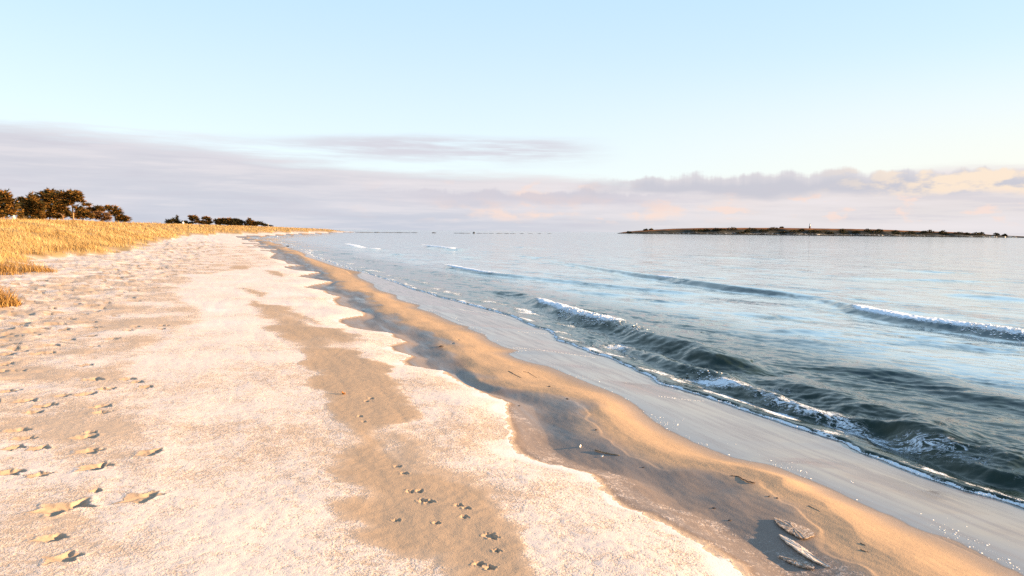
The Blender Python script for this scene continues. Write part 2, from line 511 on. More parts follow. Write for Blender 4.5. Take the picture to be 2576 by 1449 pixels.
def world_poly(pts, z=-0.02):
    return at_z(pts, z)[:, :2]


# ------------------------------------------------------------------ polar sheet of vertices, fine where the photograph is fine
def polar_grid(eye, pstep, astep, amax=40.0, pmax=400.0, pmin=2.2):
    a = np.arange(-amax, amax + 1e-6, astep)
    ext = []
    st, cur = astep * 2, amax
    while cur < 180:
        st = min(st * 1.5, 7.0)
        cur += st
        ext.append(min(cur, 180.0))
    ext = np.array(ext)
    az_ = np.radians(np.concatenate([-ext[::-1], a, ext]))
    p = np.arange(pmax, pmin, -pstep)
    d = eye * FPX / p
    inner = np.geomspace(0.25, d[0] * 0.96, 24)
    outer = np.geomspace(d[-1] * 1.05, 42000, 40)
    return az_, np.concatenate([inner, d, outer])


def grid_mesh(name, az_, rad, zfun, keep, mat, attrs=None):
    A, R = np.meshgrid(az_, rad)
    x, y = (R * np.sin(A)).ravel(), (R * np.cos(A)).ravel()
    nc, nr = len(az_), len(rad)
    i = np.arange((nr - 1) * (nc - 1))
    row, colm = i // (nc - 1), i % (nc - 1)
    q = np.stack([row * nc + colm, row * nc + colm + 1, (row + 1) * nc + colm + 1, (row + 1) * nc + colm], 1)[:, ::-1]
    kv = keep(x, y)
    q = q[kv[q].any(1)]
    used = np.zeros(len(x), bool)
    used[q.ravel()] = True
    new = np.cumsum(used) - 1
    q = new[q]
    x, y = x[used], y[used]
    z, at = zfun(x, y)
    me = bpy.data.meshes.new(name)
    me.vertices.add(len(x))
    me.vertices.foreach_set('co', np.stack([x, y, z], 1).astype(np.float32).ravel())
    me.loops.add(q.size)
    me.loops.foreach_set('vertex_index', q.ravel().astype(np.int32))
    me.polygons.add(len(q))
    me.polygons.foreach_set('loop_start', (np.arange(len(q)) * 4).astype(np.int32))
    me.update(calc_edges=True)
    me.polygons.foreach_set('use_smooth', np.ones(len(q), bool))
    for k, vv in at.items():
        t = me.attributes.new(k, 'FLOAT', 'POINT')
        t.data.foreach_set('value', vv.astype(np.float32))
    me.materials.append(mat)
    ob = bpy.data.objects.new(name, me)
    COL.objects.link(ob)
    return ob


def raw_mesh(name, verts, faces, mat, parent=None, smooth=False, attrs=None):
    me = bpy.data.meshes.new(name)
    verts = np.asarray(verts, np.float32)
    if isinstance(faces, np.ndarray):
        me.vertices.add(len(verts))
        me.vertices.foreach_set('co', verts.ravel())
        k = faces.shape[1]
        me.loops.add(faces.size)
        me.loops.foreach_set('vertex_index', faces.ravel().astype(np.int32))
        me.polygons.add(len(faces))
        me.polygons.foreach_set('loop_start', (np.arange(len(faces)) * k).astype(np.int32))
        me.update(calc_edges=True)
    else:
        me.from_pydata([tuple(v) for v in verts], [], faces)
        me.update()
    me.polygons.foreach_set('use_smooth', np.full(len(me.polygons), smooth))
    for kk, vv in (attrs or {}).items():
        t = me.attributes.new(kk, 'FLOAT', 'POINT')
        t.data.foreach_set('value', np.asarray(vv, np.float32))
    me.materials.append(mat)
    ob = bpy.data.objects.new(name, me)
    COL.objects.link(ob)
    ob.parent = parent
    return ob


def tag(o, label, cat, group=None, kind=None):
    o['label'] = label
    o['category'] = cat
    if group:
        o['group'] = group
    o['kind'] = kind or 'thing'
    return o


def thing(name, loc, label, cat, group=None):
    o = bpy.data.objects.new(name, None)
    COL.objects.link(o)
    o.location = loc
    o.empty_display_size = 0.1
    return tag(o, label, cat, group)


# ------------------------------------------------------------------ materials
def material(name):
    m = bpy.data.materials.new(name)
    m.use_nodes = True
    t = NT(m.node_tree)
    b = t.n['Principled BSDF']
    return m, t, b


def simple(name, col, rough=0.8, var=0.25, scale=8.0, spec=0.3, bump=0.0):
    m, t, b = material(name)
    pos = t.node('ShaderNodeTexCoord').outputs['Object']
    n = t.noise(pos, scale, 4, 0.6)
    lo = tuple(c * (1 - var) for c in col)
    hi = tuple(min(1, c * (1 + var)) for c in col)
    t.l.new(t.mix(n, lo, hi), b.inputs['Base Color'])
    b.inputs['Roughness'].default_value = rough
    b.inputs['Specular IOR Level'].default_value = spec
    if bump:
        bn = t.node('ShaderNodeBump')
        bn.inputs['Strength'].default_value = bump
        bn.inputs['Distance'].default_value = 0.01
        t.l.new(t.noise(pos, scale * 3, 4, 0.6), bn.inputs['Height'])
        t.l.new(bn.outputs[0], b.inputs['Normal'])
    return m


def sand_material():
    m, t, b = material('frosted_sand')
    pos = t.node('ShaderNodeNewGeometry').outputs['Position']
    spx = t.node('ShaderNodeSeparateXYZ')
    t.l.new(pos, spx.inputs[0])
    frost, wet, damp, grassy, damp_shade = (t.attr(k) for k in ('frost', 'wet', 'damp', 'grassy', 'damp_shade'))
    big = t.noise(pos, 0.9, 4, 0.55)
    mid = t.noise(pos, 5.0, 4, 0.6)
    fine = t.noise(pos, 62.0, 3, 0.7)
    grit = t.noise(pos, 170.0, 2, 0.7)
    dry = t.mix(big, (0.50, 0.355, 0.245), (0.60, 0.45, 0.33))
    dry = t.mix(t.math('MULTIPLY', t.smooth(grit, 0.56, 0.72), 0.35), dry, (0.20, 0.13, 0.09))
    dam = t.mix(t.math('ADD', t.math('MULTIPLY', mid, 0.5), t.math('MULTIPLY', grit, 0.5)), (0.40, 0.265, 0.165), (0.47, 0.32, 0.20))
    dam = t.mix(damp_shade, dam, t.mix(t.math('ADD', t.math('MULTIPLY', mid, 0.5), t.math('MULTIPLY', grit, 0.5)), (0.205, 0.142, 0.105), (0.33, 0.235, 0.175)))  # darker brown carries the slope's painted shade along with the damp
    sand = t.mix(damp, dry, dam)
    wetc = t.mix(mid, (0.165, 0.135, 0.118), (0.205, 0.17, 0.15))
    sand = t.mix(wet, sand, wetc)
    # frost: grains of rime that thicken into a white crust
    cov = t.math('ADD', frost, t.math('MULTIPLY', t.math('SUBTRACT', big, 0.5), 0.35))
    cov = t.math('ADD', cov, t.math('MULTIPLY', t.math('SUBTRACT', mid, 0.5), 0.45))
    clump = t.noise(pos, 20.0, 4, 0.65)
    cov = t.math('ADD', cov, t.math('MULTIPLY', t.math('SUBTRACT', clump, 0.5), 0.38))
    gate = t.math('SUBTRACT', cov, t.math('ADD', t.math('MULTIPLY', fine, 0.75), t.math('MULTIPLY', grit, 0.25)))
    fm = t.smooth(gate, -0.14, 0.20)
    fm = t.math('MULTIPLY', fm, t.smooth(frost, 0.02, 0.12))
    rime = t.mix(fine, (0.70, 0.56, 0.47), (0.82, 0.69, 0.60))
    rime = t.mix(t.smooth(frost, 0.72, 1.05), rime, (0.86, 0.79, 0.74))
    colr = t.mix(fm, sand, rime)
    straw = t.mix(mid, (0.34, 0.21, 0.08), (0.48, 0.32, 0.135))
    straw = t.mix(t.math('MULTIPLY', t.smooth(big, 0.5, 0.65), 0.5), straw, (0.16, 0.10, 0.04))
    colr = t.mix(grassy, colr, straw)
    t.l.new(colr, b.inputs['Base Color'])
    t.l.new(t.fmix(wet, 0.92, t.fmix(t.smooth(t.noise(t.vec(t.math('ADD', t.math('MULTIPLY', spx.outputs[0], -0.10), t.math('MULTIPLY', spx.outputs[1], 0.28)), t.math('ADD', t.math('MULTIPLY', spx.outputs[0], 2.8), t.math('MULTIPLY', spx.outputs[1], 1.0)), 0.0), 2.6, 4, 0.6), 0.35, 0.7), 0.06, 0.30)), b.inputs['Roughness'])
    t.l.new(t.fmix(wet, 0.12, 0.75), b.inputs['Specular IOR Level'])
    t.l.new(t.fmix(t.smooth(wet, 0.6, 1.0), 1.45, 2.0), b.inputs['IOR'])
    bn = t.node('ShaderNodeBump')
    bn.inputs['Strength'].default_value = 1.0
    bn.inputs['Distance'].default_value = 0.004
    hgt = t.math('ADD', t.math('MULTIPLY', fm, 1.1), t.math('MULTIPLY', grit, 0.4))
    hgt = t.math('ADD', hgt, t.math('ADD', t.math('MULTIPLY', fine, 0.35), t.math('MULTIPLY', clump, 0.8)))
    t.l.new(t.math('MULTIPLY', hgt, t.math('SUBTRACT', 1.0, t.math('MULTIPLY', wet, 0.985))), bn.inputs['Height'])
    t.l.new(bn.outputs[0], b.inputs['Normal'])
    return m


def water_material():
    m, t, b = material('sea_water')
    geo = t.node('ShaderNodeNewGeometry').outputs['Position']
    sp = t.node('ShaderNodeSeparateXYZ')
    t.l.new(geo, sp.inputs[0])
    foam, shoal = t.attr('foam'), t.attr('shoal')
    # coordinates turned along the waves
    al = t.math('ADD', t.math('MULTIPLY', sp.outputs[0], -0.20), t.math('MULTIPLY', sp.outputs[1], 0.38))
    ac = t.math('ADD', t.math('MULTIPLY', sp.outputs[0], 0.94), t.math('MULTIPLY', sp.outputs[1], 0.60))
    vv = t.vec(al, ac, 0.0)
    n_c = t.noise(geo, 16.0, 4, 0.65, 0.8)
    lace = t.noise(t.vec(al, t.math('MULTIPLY', ac, 0.9), 0.2), 9.0, 5, 0.68, 1.4)
    ridge = t.math('SUBTRACT', 1.0, t.math('MULTIPLY', t.math('ABSOLUTE', t.math('SUBTRACT', lace, 0.5)), 7.0), clamp=True)
    fm = t.smooth(t.math('ADD', t.math('ADD', t.math('MULTIPLY', ridge, 0.45), t.math('MULTIPLY', n_c, 0.5)),
                         t.math('SUBTRACT', t.math('MULTIPLY', foam, 1.15), 1.12)), 0.0, 0.22)
    fm = t.math('MULTIPLY', fm, t.smooth(foam, 0.02, 0.1))
    deep = t.mix(shoal, (0.005, 0.026, 0.022), (0.020, 0.028, 0.012))
    colr = t.mix(fm, deep, (0.80, 0.82, 0.84))
    t.l.new(colr, b.inputs['Base Color'])
    t.l.new(t.fmix(fm, 0.045, 0.7), b.inputs['Roughness'])
    t.l.new(t.fmix(t.smooth(shoal, 0.0, 0.6), 1.8, 1.36), b.inputs['IOR'])
    # ripples below the size of the sheet's cells tilt the surface directly
    def tilt(scale, detail, vec_, dist):
        nd = t.node('ShaderNodeTexNoise')
        t.l.new(vec_, nd.inputs['Vector'])
        nd.inputs['Scale'].default_value = scale
        nd.inputs['Detail'].default_value = detail
        nd.inputs['Roughness'].default_value = 0.6
        nd.inputs['Distortion'].default_value = dist
        sb = t.node('ShaderNodeVectorMath', operation='SUBTRACT')
        t.l.new(nd.outputs['Color'], sb.inputs[0])
        sb.inputs[1].default_value = (0.5, 0.5, 0.5)
        return sb.outputs[0]

    def vadd(p, q):
        nd = t.node('ShaderNodeVectorMath', operation='ADD')
        t.l.new(p, nd.inputs[0])
        t.l.new(q, nd.inputs[1])
        return nd.outputs[0]

    def vscale(p, k):
        nd = t.node('ShaderNodeVectorMath', operation='MULTIPLY')
        t.l.new(p, nd.inputs[0])
        nd.inputs[1].default_value = k
        return nd.outputs[0]
    tl = vadd(vscale(tilt(0.9, 2, vv, 0.5), (0.30, 0.42, 0)), vscale(tilt(3.6, 4, vv, 0.4), (0.50, 0.70, 0)))
    tl = vadd(tl, vscale(tilt(13.0, 3, vv, 0.5), (0.28, 0.40, 0)))
    pn = t.smooth(t.noise(vv, 0.55, 5, 0.65, 0.3), 0.50, 0.64)
    pf = t.smooth(t.noise(vv, 2.6, 3, 0.6, 0.4), 0.52, 0.66)
    patchy = t.math('ADD', t.math('ADD', 0.14, t.math('MULTIPLY', shoal, 0.7)), t.math('MULTIPLY', t.smooth(t.noise(vv, 0.55, 5, 0.65, 0.3), 0.47, 0.66), 1.5))
    sc_ = t.node('ShaderNodeVectorMath', operation='SCALE')
    t.l.new(tl, sc_.inputs[0])
    t.l.new(t.math('MULTIPLY', t.attr('calm'), patchy), sc_.inputs['Scale'])
    nrm = t.node('ShaderNodeVectorMath', operation='NORMALIZE')
    t.l.new(vadd(t.node('ShaderNodeNewGeometry').outputs['Normal'], sc_.outputs[0]), nrm.inputs[0])
    bn = t.node('ShaderNodeBump')
    bn.inputs['Strength'].default_value = 0.6
    bn.inputs['Distance'].default_value = 0.02
    t.l.new(t.math('ADD', t.math('MULTIPLY', fm, 1.0), t.math('MULTIPLY', n_c, 0.25)), bn.inputs['Height'])
    t.l.new(nrm.outputs[0], bn.inputs['Normal'])
    t.l.new(bn.outputs[0], b.inputs['Normal'])
    gl = t.node('ShaderNodeBsdfGlossy')
    gl.inputs['Color'].default_value = (0.93, 0.96, 0.96, 1)
    gl.inputs['Roughness'].default_value = 0.10
    t.l.new(bn.outputs[0], gl.inputs['Normal'])
    mx = t.node('ShaderNodeMixShader')
    spn = t.node('ShaderNodeSeparateXYZ')
    t.l.new(t.node('ShaderNodeNewGeometry').outputs['Normal'], spn.inputs[0])
    t.l.new(t.math('MULTIPLY', t.math('MULTIPLY', t.smooth(shoal, 0.45, 0.0), t.math('SUBTRACT', 1.0, fm)), t.math('MULTIPLY', t.smooth(spn.outputs[2], 0.955, 0.995), t.math('MULTIPLY', 0.80, t.math('MULTIPLY', t.math('SUBTRACT', 1.0, t.math('MULTIPLY', pn, 0.62)), t.math('SUBTRACT', 1.0, t.math('MULTIPLY', pf, 0.62)))))), mx.inputs[0])
    t.l.new(b.outputs[0], mx.inputs[1])
    t.l.new(gl.outputs[0], mx.inputs[2])
    t.l.new(mx.outputs[0], t.n['Material Output'].inputs['Surface'])
    return m


M_SAND = sand_material()
M_WATER = water_material()
M_FOAM = simple('foam', (0.80, 0.81, 0.82), 1.0, 0.05, 30, 0.0)

# ------------------------------------------------------------------ the beach
c7 = lambda p: cr(1000, 1600, 2.293, p)
c9 = lambda p: cr(900, 900, 2.415, p)
c5 = lambda p: cr(0, 1000, 2.415, p)
c8 = lambda p: cr(2000, 1600, 2.293, p)
BARE = [
    c9([(640, 1100), (690, 1180), (760, 1260), (800, 1350), (830, 1449)]) +
    c7([(730, 0), (790, 80), (860, 220), (780, 300), (740, 380), (800, 450), (850, 560), (960, 690), (990, 760), (720, 850), (760, 950), (880, 1010), (950, 1080), (1100, 1140), (1300, 1190), (1480, 1180), (1560, 1260), (1680, 1350), (1710, 1460), (1760, 1700)]) +
    c8([(150, 1700), (75, 1460), (60, 1190), (30, 1130)]) +
    c7([(2270, 1050), (2200, 960), (2230, 920), (2180, 850), (2080, 780), (2030, 710), (1950, 650), (1800, 590), (1700, 560), (1500, 520), (1400, 480), (1330, 420), (1200, 370), (1080, 330), (980, 270), (950, 210), (960, 170), (1030, 165), (1080, 120), (1250, 80), (1380, 50), (1390, 0)]) +
    c9([(1520, 1500), (1500, 1449), (1480, 1300), (1450, 1240), (1300, 1170), (1150, 1120), (1000, 1080), (800, 1080)]),
    c9([(360, 870), (500, 860), (700, 880), (1000, 890), (1100, 950), (1110, 1000), (1040, 1020), (800, 980), (750, 1000), (560, 1010), (420, 940)]),
    c9([(380, 690), (540, 690), (620, 750), (860, 850), (700, 800), (560, 790), (430, 740)]),
    c9([(320, 355), (450, 370), (470, 412), (370, 392)]),
    c9([(90, 525), (300, 560), (290, 605), (200, 580)]),
    c9([(150, 640), (420, 690), (480, 790), (340, 800), (250, 730)]),
    c9([(0, 310), (100, 315), (200, 330), (60, 350), (0, 345)]),
    c9([(450, 780), (620, 800), (760, 900), (900, 1000), (900, 1100), (700, 1110), (560, 1000), (420, 880)]),
    c7([(1200, 190), (1300, 240), (1420, 320), (1510, 380), (1530, 430), (1620, 490), (1720, 535), (1560, 510), (1440, 440), (1350, 370), (1240, 260)]),
]
TREAD = c5([(2600, 40), (2415, 80), (2150, 120), (1960, 160), (1700, 165), (1830, 220), (1690, 270), (1640, 330), (1700, 430), (1900, 500), (1930, 520), (1830, 600), (1650, 660), (1450, 800), (1250, 900), (1150, 1100)]) + \
    cr(0, 1600, 2.293, [(1180, 150), (1250, 450), (1000, 700), (800, 1000), (620, 1250), (540, 1500), (480, 2400), (-3000, 2400), (-3000, -1400)]) + \
    c5([(-3000, -60), (500, -80), (1200, -120), (1900, -150), (2300, -120), (2500, -30)])
_BARE = [world_poly(p) for p in BARE]
_TREAD = world_poly(TREAD)


def poly_soft(x, y, poly, soft):
    lo, hi = poly.min(0) - soft * 3, poly.max(0) + soft * 3
    r = np.zeros(x.shape)
    m = (x > lo[0]) & (x < hi[0]) & (y > lo[1]) & (y < hi[1])
    xx, yy = x[m], y[m]
    ins = inside(xx, yy, poly)
    d, _, _ = seg_dist(xx, yy, np.vstack([poly, poly[:1]]))
    r[m] = sst(np.where(ins, d, -d), -soft, soft)
    return r


def beach_fields(x, y):
    z = height(x, y)
    z, trodden = apply_prints(x, y, z)
    u_ = x * EU[0] + y * EU[1]
    v_ = x * EV[0] + y * EV[1]
    s = v_ - V0(u_)
    r = np.hypot(x, y)
    f1, o1, wl, fe = lines(u_)
    jag = 0.035 * perlin(x / 0.035, y / 0.035, 79) + 0.06 * perlin(x / 0.11, y / 0.11, 80) + 0.06 * perlin(x / 0.4, y / 0.4, 81)
    jx, jy = x + 0.05 * perlin(x / 0.15, y / 0.15, 82) + 0.14 * fbm(x / 0.8, y / 0.8, 95, 3), y + 0.05 * perlin(x / 0.15, y / 0.15, 83) + 0.14 * fbm(x / .8, y / .8, 96, 3)
    dry = sst(f1 - v_ + jag * 0.6, -0.015, 0.03)
    fr = 0.60 + 0.14 * fbm(x / 1.7, y / 1.7, 84, 3)
    fr = fr + 0.14 * sst(u_, 9, 16)
    ew = 0.05 + 0.42 * np.clip(0.35 + fbm(u_ / 1.1, v_ / 1.1, 93, 2), 0, 1.1)
    edge = sst(f1 - v_ + 0.10 * fbm(x / .3, y / .3, 94, 2), ew, 0.15 * ew)
    fr = np.maximum(fr, 0.35 + 0.55 * edge)
    tr = poly_soft(jx, jy, _TREAD, 0.16)
    far_tread = 0.49 + 0.24 * fbm(x / 1.1, y / 1.1, 86, 3) + 0.08 * sst(u_, 22, 45)
    fr = fr * (1 - tr) + tr * far_tread
    bare = np.zeros(x.shape)
    for k, pl in enumerate(_BARE):
        b = poly_soft(jx, jy, pl, (0.09, 0.16)[k > 0] if k < 2 else 0.22)
        amt = 0.96 if k in (0, 1) else 0.75
        fr = fr * (1 - amt * b)
        bare = np.maximum(bare, b * amt)
    # snow banked along the foot of the dunes
    wob = fbm(x / 9.0, y / 9.0, 3, 3) * 1.6
    sd = -(s + 11.4 + wob * np.clip((u_ - 4) / 30, 0.2, 1))
    bank_ = sst(u_, 48, 26) * sst(-s, 8.3, 9.8) * sst(sd, 2.2, -0.2) * sst(fbm(x / 1.3, y / 0.9, 87, 3) - 0.12, -0.05, 0.25)
    fr = np.maximum(fr, 0.80 * bank_)
    fr = np.where(u_ > 60, np.maximum(fr, 0.6 * sst(u_, 60, 100)), fr)
    fr = fr * dry
    # gritty rime left on the damp sand just below the crust
    gl = np.interp(u_, [2.4, 3.0, 3.5, 4.0, 4.4, 5.0, 5.6, 6.2, 7.0, 7.6], [.62, .60, .47, .38, .30, .33, .35, .30, .10, 0.0])
    gritty = sst(v_ - f1, -0.02, 0.02) * sst(f1 + gl - v_ + jag * 0.5, -0.02, 0.06) * (u_ < 7.7)
    fr = np.maximum(fr, 0.37 * gritty)
    # frozen lip along the crust edge
    lip = np.exp(-((o1 - v_ - 0.02) / 0.022) ** 2) * ((u_ < 3.75) | ((u_ > 6.1) & (u_ < 6.9))) * sst(perlin(u_ / 0.5, u_ * 0 + .3, 88) + 0.15, 0, .2)
    lipw = sst(v_ - f1, 0.2, 0.4)
    fr = np.maximum(fr, 0.40 * lip * lipw * (u_ > 5))
    grassy = sst(sd + 0.8 * fbm(x / 1.2, y / 1.2, 89, 2), 0.1, 0.9)
    fr = fr * (1 - grassy)
    fr = fr * (1 - 0.92 * trodden)
    damp = np.maximum(np.maximum(sst(v_ - f1, -0.02, 0.05), 0.75 * bare), 0.7 * trodden)
    z = z + 0.007 * dry * sst(r, 40, 15)
    # film of water on the swash, thin pools in the runnel
    film = sst(v_ - wl + 0.012 * perlin(u_ / 0.12, u_ * 0 + 1.5, 90), -0.02, 0.05)
    pool = sst(v_ - f1, 0.02, 0.10) * sst(o1 + 0.02 + 0.12 * sst(u_, 4, 6) - v_ + (0.08 + 0.17 * sst(u_, 4, 8)) * fbm(u_ / 0.9, v_ / 0.5, 91, 2), -0.08, 0.16)
    pool *= 0.46 + 0.20 * sst(u_, 5.4, 7.2)
    pool *= 0.75 + 0.4 * np.clip(fbm(u_ / 1.4, v_ / 0.25, 92, 3) + 0.3, 0, 1)
    damp_shade = sst(v_ - f1, -0.01, 0.05) * sst(o1 - v_ + (0.05 + 0.15 * sst(u_, 3.5, 6)) * fbm(u_ / 0.7, v_ / 0.4, 97, 3), -0.10, 0.22)  # landward slope: its damp and its shade, both put into the sand colour
    near_wl = 0.5 * sst(v_ - (wl - 0.34), 0, 0.34)
    wet = np.clip(np.maximum(np.maximum(film, pool), near_wl), 0, 1)
    return z, dict(frost=np.clip(fr, 0, 1.2), wet=wet * (1 - gritty * 0.1), damp=damp, grassy=grassy, damp_shade=damp_shade)


def keep_land(x, y):
    u_ = x * EU[0] + y * EU[1]
    v_ = x * EV[0] + y * EV[1]
    return v_ - lines(u_)[3] < 2.5


azs, rad = polar_grid(1.6, 0.62, 0.078)
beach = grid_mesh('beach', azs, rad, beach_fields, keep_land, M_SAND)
tag(beach, 'sandy beach with white frost crust, footprints and low grassy dunes', 'beach', kind='structure')

# ------------------------------------------------------------------ the sea
D = 3968 / 2576.0
dd = lambda p: [(a * D, b_ * D) + tuple(r_) for a, b_, *r_ in p]
c2 = lambda p: cr(1500, 1000, 2.415, p)
c3 = lambda p: cr(2200, 1000, 2.415, p)
c4 = lambda p: cr(3000, 1000, 2.415, p)
cR = lambda p: cr(2900, 1600, 2.293, p)
# breaking and rolling waves: (x, y, height in m, foam), back width, front width
WAVES = [
    (c2([(820, 290, .03, 0), (1050, 300, .07, 0), (1200, 305, .10, .1), (1380, 350, .15, .2), (1480, 385, .18, .9), (1700, 450, .2, 1), (1900, 510, .2, 1), (2110, 550, .2, .8)]) +
     c3([(560, 590, .2, .15), (650, 625, .2, .4), (720, 655, .2, .35), (800, 680, .21, .1), (950, 720, .22, 0), (1080, 745, .23, .15), (1200, 775, .23, 0), (1300, 830, .22, 0), (1420, 870, .2, 0), (1600, 920, .15, .05), (1750, 970, .10, .05), (1880, 1005, .04, 0), (2050, 1040, .0, 0)]), .46, .27),
    (c3([(1800, 1075, .04, 0), (1950, 1110, .06, 0), (2100, 1140, .08, 0)]) +
     c4([(300, 1170, .11, 0), (600, 1250, .13, 0), (800, 1340, .14, 0), (1000, 1390, .15, 0), (1300, 1449, .16, 0)]) +
     cR([(1800, 170, .18, 0), (2050, 240, .17, 0), (2300, 330, .17, 0), (2449, 370, .17, 0), (2800, 500, .15, 0)]), .40, .24),
    (c3([(480, 820, .03, 0), (600, 850, .05, .1), (830, 910, .08, .15), (1000, 980, .09, 0), (1220, 1040, .1, .34), (1420, 1105, .1, .28), (1550, 1160, .1, .2), (1700, 1210, .11, 0), (1900, 1280, .12, 0), (2100, 1340, .12, 0), (2300, 1400, .12, 0)]) +
     [(3320, 1610, .12, 0), (3480, 1650, .12, .1), (3554, 1680, .12, .1)] +
     cR([(1700, 300, .10, .1), (1950, 400, .11, .0), (2200, 500, .11, 0), (2449, 570, .1, 0), (2800, 680, .1, 0)]), .22, .13),
    (dd([(1240, 632, .05, 0), (1340, 645, .08, 0), (1440, 660, .12, 0), (1540, 675, .15, 0), (1640, 688, .17, .3), (1680, 692, .18, .9), (1720, 698, .18, .1), (1850, 715, .2, 0), (1960, 728, .16, 0), (2080, 748, .08, 0), (2150, 762, .13, .4), (2175, 770, .16, 1), (2300, 792, .18, 1), (2450, 810, .18, 1), (2576, 828, .18, 1), (2760, 850, .18, .9)]), .6, .36),
    (dd([(1110, 659, .08, .3), (1150, 668, .16, 1.), (1220, 680, .16, .9), (1330, 693, .1, .1), (1440, 704, .1, 0), (1560, 716, .1, 0), (1700, 730, .08, 0), (1800, 738, .03, 0)]), .5, .32),
    (dd([(1265, 616, .05, 0), (1330, 620, .17, 0), (1400, 627, .1, 0)]), 1.2, .8),
    (dd([(1060, 613, .12, .4), (1090, 616, .3, 1.), (1140, 621, .3, .8), (1175, 624, .1, .1)]), 1.2, .8),
    (dd([(865, 610, .1, .3), (890, 615, .25, 1.), (920, 620, .2, .5)]), 1.2, .8),
    (dd([(925, 621, .1, .3), (945, 623, .2, .9), (970, 626, .15, .1)]), 1.0, .7),
    (dd([(970, 633, .05, 0), (1000, 637, .14, 0), (1020, 640, .06, 0)]), .9, .6),
    (dd([(770, 627, .05, .2), (800, 631, .12, 0), (830, 634, .05, 0)]), .8, .5),
    (dd([(890, 600, .1, .1), (915, 601, .2, .3), (940, 602, .2, .1)]), 1.6, 1.2),
    (dd([(990, 597, .1, .1), (1015, 598, .2, .3), (1035, 599, .1, .1)]), 1.8, 1.4),
    (dd([(2360, 731, .03, 0), (2430, 736, .09, 0), (2520, 742, .10, 0), (2700, 755, .10, 0)]), .8, .6),
    ([(3104, 1398, .03, 0), (3269, 1418, .05, 0), (3456, 1439, .06, 0), (3621, 1468, .06, 0), (3787, 1509, .07, 0), (3952, 1545, .07, 0), (4300, 1620, .07, 0)], .4, .26),
    ([(2980, 1266, .02, 0), (3050, 1270, .06, 0), (3150, 1275, .05, 0), (3300, 1284, .02, 0)], .5, .35),
    ([(3420, 1040, .03, 0), (3600, 1046, .09, 0), (3960, 1060, .08, 0)], 1.1, .9),
    (dd([(1900, 830, .02, 0), (2000, 850, .05, 0), (2100, 862, .05, 0), (2250, 880, .02, 0)]), .45, .3),
    (dd([(1500, 735, .02, 0), (1650, 752, .05, 0), (1800, 765, .03, 0)]), .5, .35),
    (dd([(2100, 905, .02, 0), (2230, 930, .04, 0), (2380, 950, .04, 0), (2576, 985, .04, 0)]), .35, .24),
    (dd([(1290, 642, .03, 0), (1380, 648, .08, 0), (1500, 655, .05, 0)]), .6, .5),
    (dd([(1650, 640, .03, 0), (1850, 646, .09, 0), (2080, 654, .05, 0)]), .9, .7),
    (dd([(1900, 622, .03, 0), (2150, 626, .12, 0), (2420, 632, .06, 0)]), 1.3, 1.),
    (dd([(2000, 692, .03, 0), (2200, 698, .07, 0), (2400, 702, .08, .0), (2600, 708, .05, 0)]), .6, .45),
    (dd([(1380, 722, .03, 0), (1520, 735, .06, 0), (1700, 750, .04, 0)]), .4, .3),
    (dd([(1780, 775, .03, 0), (1950, 790, .06, 0), (2100, 800, .04, 0)]), .4, .28),
    (dd([(2250, 850, .03, 0), (2400, 862, .05, 0), (2600, 880, .05, 0)]), .35, .25),
    (dd([(1000, 668, .03, 0), (1080, 680, .06, 0), (1200, 700, .05, 0), (1300, 715, .03, 0)]), .4, .3),
    (dd([(850, 640, .03, 0), (930, 652, .07, .1), (1020, 664, .04, 0)]), .5, .4),
    (dd([(1100, 640, .03, 0), (1180, 644, .08, 0), (1260, 650, .04, 0)]), .6, .5),
]
_WV = []
for pts, bw, fw in WAVES:
    q = at_z([p[:2] for p in pts], np.array([SEA + p[2] for p in pts]))
    am = np.array([p[2] for p in pts]) * 0.78
    am[0] = am[-1] = 0.0
    _WV.append((q[:, :2], am, np.array([p[3] for p in pts]), bw, fw))


